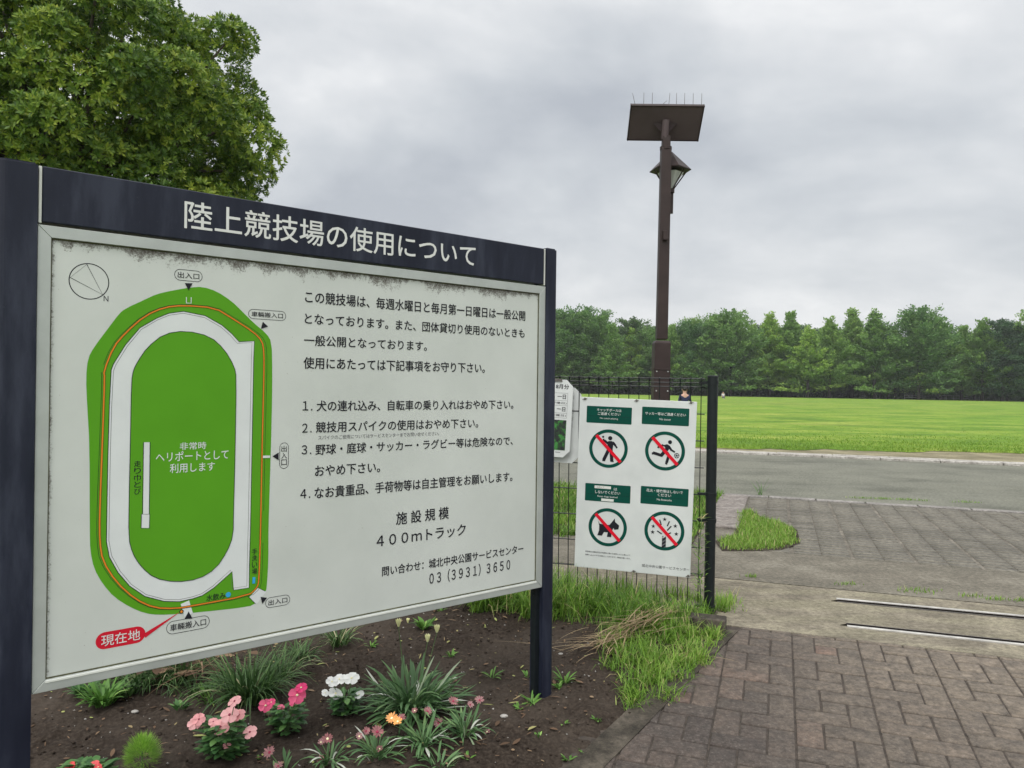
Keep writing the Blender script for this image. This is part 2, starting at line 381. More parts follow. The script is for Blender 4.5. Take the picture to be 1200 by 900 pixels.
# ------------------------------------------------------------------ world, sun, camera
w = bpy.data.worlds.new('World'); sc.world = w; w.use_nodes = True; nt = w.node_tree
for n in list(nt.nodes): nt.nodes.remove(n)
wo = nt.nodes.new('ShaderNodeOutputWorld'); bg = nt.nodes.new('ShaderNodeBackground'); nt.links.new(bg.outputs[0], wo.inputs[0])
sky = nt.nodes.new('ShaderNodeTexSky'); sky.sky_type = 'NISHITA'; sky.sun_disc = False
SUN_EL, SUN_AZ = R(56), R(200)
sky.sun_elevation = SUN_EL; sky.sun_rotation = SUN_AZ; sky.altitude = 50; sky.air_density = 1.5; sky.dust_density = 3
tc = nt.nodes.new('ShaderNodeTexCoord'); sp = nt.nodes.new('ShaderNodeSeparateXYZ'); nt.links.new(tc.outputs['Generated'], sp.inputs[0])
zz = math_n(nt, 'ADD', math_n(nt, 'MAXIMUM', sp.outputs['Z'], 0.0), .34)
cx = math_n(nt, 'DIVIDE', sp.outputs['X'], zz); cy = math_n(nt, 'DIVIDE', sp.outputs['Y'], zz)
cb = nt.nodes.new('ShaderNodeCombineXYZ'); nt.links.new(cx, cb.inputs[0]); nt.links.new(cy, cb.inputs[1]); cb.inputs[2].default_value = 3.7
n1 = noise(nt, 1.25, 7, .50, vec=cb.outputs[0], dist=.35, sc3=(.8, 1.15, 1))
n2 = noise(nt, 3.2, 6, .55, vec=cb.outputs[0], dist=.2)
nn = math_n(nt, 'ADD', math_n(nt, 'MULTIPLY', n1, .75), math_n(nt, 'MULTIPLY', n2, .25))
cloud = ramp(nt, nn, [(.36, (3.75, 4.0, 4.4)), (.45, (4.75, 5.0, 5.3)), (.53, (5.9, 6.06, 6.25)), (.61, (7.5, 7.55, 7.6))])
# brighter haze near the horizon, brighter overhead towards the veiled sun
hz = math_n(nt, 'SUBTRACT', 1.0, math_n(nt, 'MULTIPLY', sp.outputs['Z'], 3.4), True)
cloud = mixc(nt, math_n(nt, 'MULTIPLY', hz, .40), cloud, (5.7, 5.85, 6.0))
up = math_n(nt, 'MULTIPLY', math_n(nt, 'SUBTRACT', sp.outputs['Z'], .45, True), 1.6, True)
cloud = mixc(nt, up, cloud, (15, 15, 15))
sv = nt.nodes.new('ShaderNodeVectorMath'); sv.operation = 'DOT_PRODUCT'; nt.links.new(tc.outputs['Generated'], sv.inputs[0])
sv.inputs[1].default_value = (math.sin(SUN_AZ)*math.cos(SUN_EL), math.cos(SUN_AZ)*math.cos(SUN_EL), math.sin(SUN_EL))
veil = math_n(nt, 'POWER', math_n(nt, 'MAXIMUM', sv.outputs['Value'], 0.0), 2.5)
cloud = mixc(nt, veil, cloud, (19, 18.8, 18.4))
c = mixc(nt, .96, sky.outputs[0], cloud)
nt.links.new(c, bg.inputs[0]); bg.inputs[1].default_value = 0.10
sd = bpy.data.lights.new('sun', 'SUN'); sd.energy = 1.1; sd.angle = R(25); sd.color = (1, .97, .93)
so = bpy.data.objects.new('sun', sd); COL.objects.link(so)
so.rotation_euler = Vector((-math.sin(SUN_AZ)*math.cos(SUN_EL), -math.cos(SUN_AZ)*math.cos(SUN_EL), -math.sin(SUN_EL))).to_track_quat('-Z', 'Y').to_euler()
cd = bpy.data.cameras.new('camera'); co = bpy.data.objects.new('camera', cd); COL.objects.link(co); sc.camera = co
cd.sensor_fit = 'HORIZONTAL'; cd.sensor_width = 36; cd.lens = 36*F_PX/1200; cd.clip_end = 6000; cd.clip_start = .05
mw = Matrix.Identity(4)
for i in range(3): mw[i][0] = CR[i]; mw[i][1] = CU[i]; mw[i][2] = -_F[i]; mw[i][3] = CAMPOS[i]
co.matrix_world = mw
sc.view_settings.view_transform = 'Standard'; sc.view_settings.look = 'None'; sc.view_settings.exposure = 0.40; sc.view_settings.gamma = 1
sc.cycles.max_bounces = 6; sc.cycles.transparent_max_bounces = 8; sc.cycles.use_denoising = True

# ------------------------------------------------------------------ setting: ground sheets
def sheet(name, pts, mat, z=0.0, thick=0.0):
    bm = bmesh.new()
    if thick: bm_prism(bm, pts, z-thick, z)
    else:
        f = bm.faces.new([bm.verts.new((p[0], p[1], z)) for p in pts]); f.normal_update()
        if f.normal.z < 0: f.normal_flip()
    o = from_bm(name, bm, mat); tag(o, kind='structure'); return o
bm = bmesh.new()
rows = [(-250, -.30), (-.30/SLOPE, -.30), (0, 0), (520, 0)]
vs = [[bm.verts.new(st(s, t, z-.05)) for t in (-350, 380)] for s, z in rows]
for i in range(3): bm.faces.new((vs[i][0], vs[i][1], vs[i+1][1], vs[i+1][0]))
bmesh.ops.recalc_face_normals(bm, faces=bm.faces[:])
tag(from_bm('ground', bm, M['base_ground']), kind='structure')

# st() lines
S_J = 1.25; S_V = 2.36; S_R0 = 6.28; S_R1 = 13.75
tag(sheet('concrete_apron', [st(.0,-9), st(.0,9), st(S_J-.012,9), st(S_J-.012,-9)], M['apron'], 0.0, .2), kind='structure')
tag(sheet('old_concrete_slab', [st(S_J+.012,-9), st(S_J+.012,12), st(S_V+.1,12), st(S_V+.1,-9)], M['apron_rough'], 0.0, .2), kind='structure')
sheet('joint_bed', [st(S_V,-9), st(S_V,12), st(S_R0+.1,12), st(S_R0+.1,-9)], M['dusty_joint'], -.0075)
sheet('road', [st(S_R0+.16,-60), st(S_R0+.16,60), st(S_R1+.35,60), st(S_R1,-60)], M['road'], -.004)
# near road kerb: flat kerb stones laid end to end
def kerb_row(name, s0, t0, t1, wdt, step, z, mat, ds=0.0, h=.06):
    bm = bmesh.new(); t = t0
    while t < t1:
        L = step*random.uniform(.97, 1.03); g = .018
        dz = random.uniform(-.004, .004)
        a = s0+(t-0)*ds
        pts = [st(a, t+g/2), st(a+ds*L, t+L-g/2), st(a+ds*L+wdt, t+L-g/2), st(a+wdt, t+g/2)]
        bm_prism(bm, pts, z-h, z+dz); t += L
    bevel(bm, .006, 1)
    return tag(from_bm(name, bm, mat), kind='structure')
kerb_row('road_kerb', S_R0, -14, 14, .155, .62, .006, M['kerb_dull'])
kerb_row('track_kerb', S_R1-.02, -25, 30, .24, 1.2, .045, M['kerb'], ds=.012, h=.12)
kerb_row('drain_edge', S_R1+.50, -25, 30, .22, 1.2, .03, M['kerb'], ds=.012, h=.12)
bm = bmesh.new(); bm_prism(bm, [st(S_R1-.02-.3+.25, -25), st(S_R1+.36+.25, 30), st(S_R1+.36+.47, 30), st(S_R1-.32+.49, -25)], -.02, .008); tag(from_bm('drain_channel', bm, M['rail_dark']), kind='structure')
# dirt strip and lawn
g0 = flat(840, 525.5); g1 = flat(1200, 532.0); dd = (g1-g0)[:2]
gl = g0[:2]-dd*6; gr = g0[:2]+dd*6
a0 = st(S_R1+.40-.3, -25); a1 = st(S_R1+.40+.5, 40)
sheet('dirt_strip', [st(S_R1+.15,-60), st(S_R1+.8,60), st(S_R1+12,60), st(S_R1+12,-60)], M['dirt'], .004)
FARY = 172.0
# lawn with a ragged near edge, faintly domed
N = 900
bm = bmesh.new()
near = []
for i in range(N+1):
    k = -3+8*i/N
    p = g0[:2]+dd*k
    off = (fbm(np.array([k*11.0]), np.array([2.0]), 5)[0]-.5)*1.0
    p = p+US*off; sp_ = (p-P0)@US
    if sp_ < S_R1+.75: p = p+US*(S_R1+.75-sp_+off*.3)
    near.append(p)
va = [bm.verts.new((p[0], p[1], .012)) for p in near]
vb = [bm.verts.new((p[0]+US[0]*.25, p[1]+US[1]*.25, .05)) for p in near]
vc = [bm.verts.new((-110+300*i/N, FARY-(-110+300*i/N)*0.03, .06)) for i in range(N+1)]
for i in range(N):
    bm.faces.new((va[i], va[i+1], vb[i+1], vb[i])); bm.faces.new((vb[i], vb[i+1], vc[i+1], vc[i]))
bmesh.ops.recalc_face_normals(bm, faces=bm.faces[:])
tag(from_bm('lawn', bm, M['lawn'], smooth=True), kind='structure')
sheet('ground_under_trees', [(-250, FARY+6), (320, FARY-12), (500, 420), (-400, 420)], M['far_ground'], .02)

# ---- blades and ribbons
def ribbons(base, az, length, width, a0, a1, seg=3, tint=None, twist=None, flat_tip=0.0, shape='taper'):
    """curved blades: base (n,3), azimuth, length, width, start/end angle from vertical"""
    n = len(base); ts = np.linspace(0, 1, seg+1)
    P = np.zeros((n, seg+1, 3)); P[:, 0] = base
    for k in range(1, seg+1):
        tm = (ts[k]+ts[k-1])/2; a = a0+(a1-a0)*tm; d = length*(ts[k]-ts[k-1])
        P[:, k, 0] = P[:, k-1, 0]+np.sin(a)*np.cos(az)*d
        P[:, k, 1] = P[:, k-1, 1]+np.sin(a)*np.sin(az)*d
        P[:, k, 2] = P[:, k-1, 2]+np.cos(a)*d
    tw = az+np.pi/2+(0 if twist is None else twist)
    W = np.stack([np.cos(tw), np.sin(tw), np.zeros(n)], 1)
    if shape == 'taper': prof = np.maximum(.06, (1-ts**1.6))*np.minimum(1, .55+ts*2)
    elif shape == 'leaf': prof = np.maximum(.05, np.sin(np.pi*np.clip(ts, .04, .97))**.8)
    else: prof = np.maximum(.08, np.where(ts < .75, .35+.65*ts/.75, 1-(ts-.75)/.25*.95))
    L = P-W[:, None]*(width[:, None]*prof)[:, :, None]/2; Rr = P+W[:, None]*(width[:, None]*prof)[:, :, None]/2
    # slight V fold
    Rr[:, :, 2] += 0
    V = np.stack([L, Rr], 2).reshape(n, -1, 3)          # n, (seg+1)*2
    q = np.array([[2*k, 2*k+1, 2*k+3, 2*k+2] for k in range(seg)])
    Q = (q[None]+(np.arange(n)*(seg+1)*2)[:, None, None]).reshape(-1, 4)
    T = np.repeat(RNG.random(n) if tint is None else tint, seg)
    return V.reshape(-1, 3), Q, T
def merge(parts):
    Vs, Qs, Ts, o = [], [], [], 0
    for V, Q, T in parts:
        Vs.append(V); Qs.append(Q+o); Ts.append(T); o += len(V)
    return np.concatenate(Vs), np.concatenate(Qs), np.concatenate(Ts)
def in_poly(x, y, poly):
    inside = np.zeros(len(x), bool); n = len(poly)
    for i in range(n):
        x1, y1 = poly[i][:2]; x2, y2 = poly[(i+1) % n][:2]
        c = ((y1 > y) != (y2 > y)) & (x < (x2-x1)*(y-y1)/(y2-y1+1e-12)+x1); inside ^= c
    return inside
def scatter(poly, n):
    poly = np.array([p[:2] for p in poly]); lo, hi = poly.min(0), poly.max(0); out = np.zeros((0, 2))
    while len(out) < n:
        p = lo+(hi-lo)*RNG.random((n*2, 2)); p = p[in_poly(p[:, 0], p[:, 1], poly)]; out = np.concatenate([out, p])
    return out[:n]
def patch_grass(name, poly, n, h, wd, mat, label, cat='grass', zfun=gz, tint=None, a1=(0.4, 1.5), clump=None, kind='stuff', dens=None, hfun=None):
    p = scatter(poly, n)
    if dens is not None:
        p = p[RNG.random(len(p)) < dens(p[:, 0], p[:, 1])]
    if clump:
        c = scatter(poly, clump); i = RNG.integers(0, clump, len(p))
        p = np.where((RNG.random(len(p)) < .7)[:, None], c[i]+RNG.normal(0, .028, (len(p), 2)), p)
    n = len(p); base = np.column_stack([p, zfun(p[:, 0], p[:, 1])-.005])
    t = RNG.beta(2, 2.4, n) if tint is None else tint(p)
    dry = RNG.random(n) < .05; t = np.where(dry, 1.0, np.clip(t, 0, .93))
    L = h[0]+(h[1]-h[0])*RNG.random(n)**1.5
    if hfun is not None: L = L*hfun(p[:, 0], p[:, 1])
    V, Q, T = ribbons(base, RNG.random(n)*2*np.pi, L, wd[0]+(wd[1]-wd[0])*RNG.random(n), RNG.random(n)*.45, a1[0]+(a1[1]-a1[0])*RNG.random(n), 3, t)
    o = np_mesh(name, V, Q, mat, tint=T); tag(o, label, cat, kind=kind); return o

# lawn tufts over the part of the lawn where blades can be made out
lp = []
for k0, k1, s0, s1, n in ((-.6, 3.4, -.1, 1.0, 15000), (-.6, 3.4, .8, 3.2, 13000), (-.5, 3.4, 2.2, 7.0, 9000), (-.5, 3.4, 5.0, 14.0, 5000)):
    k = k0+(k1-k0)*RNG.random(n); s = s0+(s1-s0)*RNG.random(n)
    off = (fbm(k*11.0, np.full(n, 2.0), 5)-.5)
    base = np.column_stack([g0[0]+dd[0]*k+US[0]*(s+off), g0[1]+dd[1]*k+US[1]*(s+off), np.full(n, .03)])
    sb = (base[:, 0]-P0[0])*US[0]+(base[:, 1]-P0[1])*US[1]; base[:, :2] += np.maximum(0, S_R1+.75-sb)[:, None]*US
    big = 1+s/8
    lp.append(ribbons(base, RNG.random(n)*6.28, (.05+.09*RNG.random(n))*np.clip(1.15-s*.07, .45, 1), (.012+.014*RNG.random(n))*big, RNG.random(n)*.6, .7+RNG.random(n), 2, np.clip(RNG.beta(2, 2, n)*.5+.5*fbm(base[:, 0]*.6, base[:, 1]*.6), 0, 1)))
V, Q, T = merge(lp)
tag(np_mesh('lawn_grass', V, Q, M['lawn_blade'], tint=T), 'short bright green grass covering the sports field', 'grass', kind='stuff')

def edge_fade(poly, wd):
    poly = [np.array(p[:2]) for p in poly]
    def f(x, y):
        d = np.full(len(x), 9.0)
        for i in range(len(poly)):
            a, b = poly[i], poly[(i+1) % len(poly)]; ab = b-a; t = np.clip(((x-a[0])*ab[0]+(y-a[1])*ab[1])/(ab@ab), 0, 1)
            d = np.minimum(d, np.hypot(x-a[0]-ab[0]*t, y-a[1]-ab[1]*t))
        return np.clip(d/wd*(.4+1.3*fbm(x*9, y*9, 3)), .04, 1)
    return f
# verge, border strip and grass patch beyond the fence
T_B = -.08
sheet('verge', [st(S_V,-14), st(S_V,T_B-.38), st(S_R0,T_B-.38), st(S_R0,-14)], M['soil'], -.004)
patch_grass('verge_grass', [st(S_V,-4.5), st(S_V,T_B-.40), st(S_R0,T_B-.36), st(S_R0,-7.5)], 42000, (.04, .16), (.006, .014), M['grass'], 'low green grass and weeds between the fence and the road', tint=lambda p: np.clip(fbm(p[:,0]*3, p[:,1]*3)*1.0+RNG.normal(0, .12, len(p)), 0, .95), clump=1500)
bm = bmesh.new(); s = 3.55
while s < S_R0-.02:
    L = min(.62, S_R0-.02-s); bm_prism(bm, [st(s+.012, T_B-.37), st(s+L-.012, T_B-.37), st(s+L-.012, T_B), st(s+.012, T_B)], -.1, .02); s += .62
bevel(bm, .01, 1); tag(from_bm('border_stones', bm, M['pebble']), kind='structure')
gp = [flat(*q)[:2] for q in ((862,602),(879,597),(893,607),(915,612),(934,621),(938,637),(915,645),(880,646),(846,646),(838,634),(862,626))]
sheet('patch_soil', gp, M['soil'], .004)
patch_grass('grass_patch', gp, 11000, (.02, .095), (.005, .010), M['grass'], 'bright grass tuft growing over the edge of the old paving', zfun=lambda x, y: x*0, tint=lambda p: np.clip(.72+RNG.normal(0, .14, len(p)), 0, .95), dens=edge_fade(gp, .12))
# setts
V, Q, Tn = [], [], []
rw = .125; s = S_V+.12; r = 0
while s < S_R0-.05:
    t = -.06; kb_ = 0
    while t < 9.5:
        L = .2450
        sk = t/1.0
        z = .0 + RNG.normal(0, .0022)-.012*(.5+.5*math.sin((t)*2*math.pi/.49))**6*0
        g = .0045; z = z*.7
        a = [st(s+g, t+g, z), st(s+g, t+L-g, z), st(s+rw-g, t+L-g, z), st(s+rw-g, t+g, z)]
        cb_ = .012
        bq = [st(s+g-.004, t+g-.004, z-.03), st(s+g-.004, t+L-g+.004, z-.03), st(s+rw-g+.004, t+L-g+.004, z-.03), st(s+rw-g+.004, t+g-.004, z-.03)]
        o = len(V); V += a+bq
        Q += [[o,o+1,o+2,o+3]]+[[o+4+i, o+4+(i+1)%4, o+(i+1)%4, o+i] for i in range(4)]
        Tn += [float(np.clip(RNG.normal(.5,.22),0,1))]*5
        t += L
        kb_ += 1
        if kb_ % 2 == 0: t += .030     # long joints running towards the road
    s += rw; r += 1
# drop setts lying under the grass patch's border
o = np_mesh('sett_paving', V, Q, M['sett'], tint=Tn); tag(o, kind='structure')

# small tufts in the joints
def tuft(px, py, wd, n=60, h=(.02, .06), label='', cat='grass tuft', zf=None, mat='grass', name='grass_tuft', group=None, tl=.65):
    p = ground(px, py); n = int(n)
    b = np.column_stack([p[0]+RNG.normal(0, wd, n)*VT[0]+RNG.normal(0, .012, n), p[1]+RNG.normal(0, wd, n)*VT[1]+RNG.normal(0, .012, n), np.full(n, p[2])])
    V, Q, T = ribbons(b-np.array(p), RNG.random(n)*6.28, h[0]+(h[1]-h[0])*RNG.random(n), .004+.004*RNG.random(n), RNG.random(n)*.6, .4+RNG.random(n), 3, np.clip(RNG.normal(tl, .15, n), 0, .95))
    o = np_mesh(name, V, Q, M[mat], tint=T, loc=p); tag(o, label, cat, group); return o
for px, py, wd, lab in ((994,685,.05,'tiny grass tuft in the slab joint nearest the fence post'), (1075,693,.10,'widest grass tuft in the slab joint'), (1137,699,.06,'grass tuft in the slab joint right of the widest tuft'), (1168,703,.04,'thin grass tuft in the slab joint near the right tufts'), (1198,704,.05,'grass tuft in the slab joint at the photo right edge'),
                        (1008,584,.10,'grass tuft on the road kerb, leftmost of that row'), (1036,585,.08,'second grass tuft from the left on the road kerb'), (1062,586,.08,'third grass tuft from the left on the road kerb'), (1080,587,.06,'fourth grass tuft from the left on the road kerb'), (1132,589,.09,'grass tuft on the road kerb farther right, alone'), (880,676,.03,'tiny weed on old slab just right of the fence post')):
    tuft(px, py, wd, 90 if wd > .07 else 45, (.015, .05), lab, group='grass tufts in paving joints')
tuft(891, 580, .02, 22, (.1, .3), 'tall dark weed on the near edge of the road', mat='weed', name='weed', cat='weed', tl=.2)

# ---- gate rails set into the concrete
def rail(name, pa, pb, label, slot_far):
    a = flat(*pa); b = flat(*pb); b = a+(b-a)*2.2
    r = empty(name, (a[0], a[1], 0)); tag(r, label, 'rail', 'sliding gate rails set in the concrete')
    d = (b-a)[:2]; L = float(np.linalg.norm(d)); r.rotation_euler.z = math.atan2(d[1], d[0])
    bm = bmesh.new(); bm_box(bm, (L/2, 0, .004), (L, .024, .012)); bevel(bm, .002, 1); from_bm('rail_bar', bm, M['rail_steel'], r)
    bm = bmesh.new(); y = .042 if slot_far else -.042
    bm_prism(bm, [(-.04, y-.026), (L, y-.026), (L, y+.026), (.01, y+.026)], -.004, .0035); from_bm('rail_slot', bm, M['rail_dark'], r)
    bm = bmesh.new(); bm_box(bm, (L/2, y+(.031 if slot_far else -.031), .002), (L, .008, .006)); from_bm('slot_edge', bm, M['bolt'], r)
rail('gate_rail', (980, 702.3), (1200, 722.8), 'steel gate rail in the concrete, the farther of two', False)
rail('gate_rail', (992.6, 734.5), (1200, 756.6), 'steel gate rail in the concrete, nearest the brick paving', True)

# ------------------------------------------------------------------ brick paving (windmill pattern, ramp down towards the camera)
EA = ground(855, 750); EB = ground(710, 898)          # right edge of the border strip
def tz(s, t): return SLOPE*min(0, s)
U = .1235
V, Q, Tn = [], [], []
def brick(s0, t0, ls, lt):
    g = .0036+abs(RNG.normal(0, .0010)); c = .0045; dz = RNG.normal(0, .0016)
    def cor(e, z): return [(s0+e, t0+e), (s0+e, t0+lt-e), (s0+ls-e, t0+lt-e), (s0+ls-e, t0+e)], z
    o = len(V)
    for e, z in ((g, -.03), (g, -.004), (g+c, 0)):
        for (s, t) in cor(e, z)[0]:
            p = P0+US*s+VT*t; V.append((p[0], p[1], SLOPE*s+z+dz))
    Q.append([o+8, o+9, o+10, o+11])
    for l in (0, 4):
        for i in range(4): Q.append([o+l+i, o+l+(i+1) % 4, o+l+4+(i+1) % 4, o+l+4+i])
    tt = float(np.clip(RNG.normal(.42, .17), 0, .93))
    if RNG.random() < .012: tt = 1.0
    Tn.extend([tt]*9)
A_t = to_st(ground(852.4, 750))[1]; A_s = to_st(ground(849, 761.6))[0]
m0 = 3*U
for i in range(-12, 14):
    for j in range(-16, 2):
        t0 = A_t+i*m0; s0 = A_s+j*m0
        # row top (far) to near: far-left upright, far-right flat, centre half, right upright, near-left flat
        brick(s0+U, t0, 2*U, U); brick(s0+2*U, t0+U, U, 2*U); brick(s0+U, t0+U, U, U); brick(s0, t0+2*U, 2*U, U); brick(s0, t0, U, 2*U)
o = np_mesh('brick_paving', V, Q, M['brick'], tint=Tn)
bm = bmesh.new(); bm.from_mesh(o.data)
def cut(bm, p, n):
    g = bm.verts[:]+bm.edges[:]+bm.faces[:]
    bmesh.ops.bisect_plane(bm, geom=g, plane_co=Vector(p), plane_no=Vector(n).normalized(), clear_outer=True)
cut(bm, st(-.004, 0), (US[0], US[1], 0))
ed = (EA-EB)[:2]; en = np.array([-ed[1], ed[0]])      # normal towards the bed (left)
if en[0] > 0: en = -en
en = en/np.linalg.norm(en)
cut(bm, (EA[0], EA[1], 0), (en[0], en[1], 0))
bm.to_mesh(o.data); bm.free(); tag(o, kind='structure')
# sand bed below the joints
def slab_poly(name, pts, mat, dz, thick=.0):
    bm = bmesh.new()
    vs = [bm.verts.new((p[0], p[1], float(gz(p[0], p[1]))+dz)) for p in pts]
    f = bm.faces.new(vs); f.normal_update()
    if f.normal.z < 0: f.normal_flip()
    if thick:
        r = bmesh.ops.extrude_face_region(bm, geom=[f]); 
        for v in r['geom']:
            if isinstance(v, bmesh.types.BMVert): v.co.z -= thick
        bmesh.ops.recalc_face_normals(bm, faces=bm.faces[:])
    return tag(from_bm(name, bm, mat), kind='structure')
E0 = EA[:2]+ed*.0; E1 = EA[:2]-ed*2.0
slab_poly('paving_bed', [st(0, -1.0)[:2], st(0, 5.5)[:2], st(-4.55, 5.5)[:2], st(-4.55, -2.5)[:2]], M['joint'], -.006)
# flush concrete border between bed and bricks
W_ = .135
kx = EA[:2]+ed/np.linalg.norm(ed)*.16
slab_poly('bed_border', [kx, E1, E1+en*W_, kx+en*W_], M['kerb_mossy'], .006, .1)

# ------------------------------------------------------------------ fence line (from the notice plane)
def solve_plane(quad, f=F_PX):
    A = []
    for (x, y), (u, v) in zip([(0,0),(1,0),(1,1),(0,1)], [(q[0]-600, q[1]-450) for q in quad]):
        A.append([x,y,1,0,0,0,-u*x,-u*y,-u]); A.append([0,0,0,x,y,1,-v*x,-v*y,-v])
    H = np.linalg.svd(np.array(A, float))[2][-1].reshape(3,3)
    K = np.diag([1/f, 1/f, 1]) @ H
    if K[2,2] < 0: K = -K
    return K[:,0], K[:,1], K[:,2]
class Plane:
    """a flat board: local x right, z down-negative (up), y away from the viewer; origin at its top-left corner"""
    def __init__(s, quad, height=None, scale_fn=None):
        r1, r2, t = solve_plane(quad); h = np.linalg.norm(r2)
        k = height/h if height else scale_fn(r1, r2, t)
        s.h = h*k; s.w = np.linalg.norm(r1)*k
        e1 = r1/np.linalg.norm(r1); e2 = r2-(r2@e1)*e1; e2 /= np.linalg.norm(e2); n = np.cross(e1, e2)
        s.o = CAMPOS+cam2world(t*k); s.x = cam2world(e1); s.dn = cam2world(e2); s.n = cam2world(n)
        if s.n @ _F < 0: s.n = -s.n
    def uv(s, px, py, off=0.0):
        d = ray(px, py); o = s.o+s.n*off; k = ((o-CAMPOS)@s.n)/(d@s.n); p = CAMPOS+d*k-o
        return float(p@s.x), float(-(p@s.dn))            # x right, z up
    def world(s, x, z, y=0.0): return s.o+s.x*x-s.dn*z+s.n*y
    def matrix(s):
        m = Matrix.Identity(4)
        for i in range(3): m[i][0] = s.x[i]; m[i][1] = s.n[i]; m[i][2] = -s.dn[i]; m[i][3] = s.o[i]
        return m
NP = Plane([(679.5,465),(817,471),(812,677.5),(676,664)], height=1.20)
post_g = ground(655, 829)
SP = Plane([(44,263),(638.5,336),(632.5,688.2),(32,814.5)], scale_fn=lambda r1, r2, t: 0.0+(np.linalg.norm(ground(632,825)[:3]-CAMPOS)/np.linalg.norm(ray(632,825)))/((t+r1)[2]/1.0)*1.0)

# ---- flat artwork helpers (in board-local coordinates)
class Art:
    def __init__(s, plane): s.p = plane; s.b = {}
    def bm(s, mat):
        if mat not in s.b: s.b[mat] = bmesh.new()
        return s.b[mat]
    def poly(s, mat, pts, y, px=True):
        q = [s.p.uv(*a) for a in pts] if px else pts
        bm = s.bm(mat); vs = [bm.verts.new((a[0], y, a[1])) for a in q]
        f = bm.faces.new(vs); f.normal_update()
        if f.normal.y > 0: f.normal_flip()
        return f
    def stroke(s, mat, pts, wd, y, px=True, closed=False):
        q = np.array([s.p.uv(*a) for a in pts] if px else pts, float); n = len(q); bm = s.bm(mat)
        L, Rr = [], []
        for i in range(n):
            a = q[(i-1) % n] if (closed or i > 0) else q[i]; b = q[(i+1) % n] if (closed or i < n-1) else q[i]
            d = b-a; d = d/(np.linalg.norm(d)+1e-9); nn = np.array([-d[1], d[0]])*wd/2
            L.append(bm.verts.new((q[i][0]+nn[0], y, q[i][1]+nn[1]))); Rr.append(bm.verts.new((q[i][0]-nn[0], y, q[i][1]-nn[1])))
        for i in range(n if closed else n-1):
            j = (i+1) % n; f = bm.faces.new((L[i], L[j], Rr[j], Rr[i])); f.normal_update()
            if f.normal.y > 0: f.normal_flip()
    def smooth(s, pts, it=2, closed=True):
        q = [np.array(p, float) for p in pts]
        for _ in range(it):
            r = []; n = len(q)
            if not closed: r.append(q[0])
            for i in range(n if closed else n-1):
                a, b = q[i], q[(i+1) % n]; r += [a*.75+b*.25, a*.25+b*.75]
            if not closed: r.append(q[-1])
            q = r
        return [tuple(p) for p in q]
    def disc(s, mat, c, r, y, n=32, r0=None):
        if r0 is None: s.poly(mat, [(c[0]+r*math.cos(2*math.pi*i/n), c[1]+r*math.sin(2*math.pi*i/n)) for i in range(n)], y, px=False)
        else: s.stroke(mat, [(c[0]+(r+r0)/2*math.cos(2*math.pi*i/n), c[1]+(r+r0)/2*math.sin(2*math.pi*i/n)) for i in range(n)], r-r0, y, px=False, closed=True)
    def pill(s, mat, c, hw, hh, y, outline=None, n=10, sq=False, rad=None):
        rad = min(hw, hh) if rad is None else rad
        P = []
        for k, (sx, sz) in enumerate(((1, 1), (-1, 1), (-1, -1), (1, -1))):
            for i in range(n+1):
                a = math.pi/2*(k+i/n); P.append((c[0]+sx*(hw-rad)+rad*math.cos(a), c[1]+sz*(hh-rad)+rad*math.sin(a)))
        if outline: s.stroke(mat, P, outline, y, px=False, closed=True)
        else: s.poly(mat, P, y, px=False)
    def text(s, mat, body, x0, x1, zb, zt, y, bold=0.0, mirror=False):
        cu = bpy.data.curves.new('t', 'FONT'); cu.body = body; cu.size = 1; cu.resolution_u = 3; cu.fill_mode = 'FRONT'
        o = bpy.data.objects.new('t', cu); COL.objects.link(o)
        dg = bpy.context.evaluated_depsgraph_get(); me = bpy.data.meshes.new_from_object(o.evaluated_get(dg))
        n = len(me.vertices); a = np.zeros(n*3, np.float32); me.vertices.foreach_get('co', a); a = a.reshape(-1, 3)
        lo, hi = a.min(0), a.max(0)
        X = (a[:,0]-lo[0])/(hi[0]-lo[0]+1e-9)
        if mirror: X = 1-X
        X = x0+X*(x1-x0); Z = zb+(a[:,1]-lo[1])/(hi[1]-lo[1]+1e-9)*(zt-zb)
        hgt = (zt-zb); K = [(0, 0)] if bold <= 0 else [(math.cos(k*math.pi/3), math.sin(k*math.pi/3)) for k in range(6)]
        for k, (ox, oz) in enumerate(K):
            b = np.stack([X+ox*bold*hgt, np.full(n, y-k*4e-5), Z+oz*bold*hgt], 1); me.vertices.foreach_set('co', b.ravel().astype(np.float32))
            s.bm(mat).from_mesh(me)
        bpy.data.objects.remove(o); bpy.data.meshes.remove(me); bpy.data.curves.remove(cu)
    def line(s, mat, body, pl, pr, ref, y, bold=0.0):
        """pl, pr: pixel x extents with y near the line; ref: (x, ytop, ybottom) of the tallest glyph"""
        x0, _ = s.p.uv(*pl); x1, _ = s.p.uv(*pr); _, zt = s.p.uv(ref[0], ref[1]); _, zb = s.p.uv(ref[0], ref[2])
        s.text(mat, body, x0, x1, zb, zt, y, bold)
    def done(s, name, parent):
        """all layers gathered in one mesh"""
        bm = bmesh.new(); mats = []
        for k, (mat, b) in enumerate(s.b.items()):
            for f in b.faces: f.material_index = k
            me = bpy.data.meshes.new('x'); b.to_mesh(me); b.free(); bm.from_mesh(me); bpy.data.meshes.remove(me); mats.append(M[mat])
        s.b = {}
        return from_bm(name, bm, mats, parent)

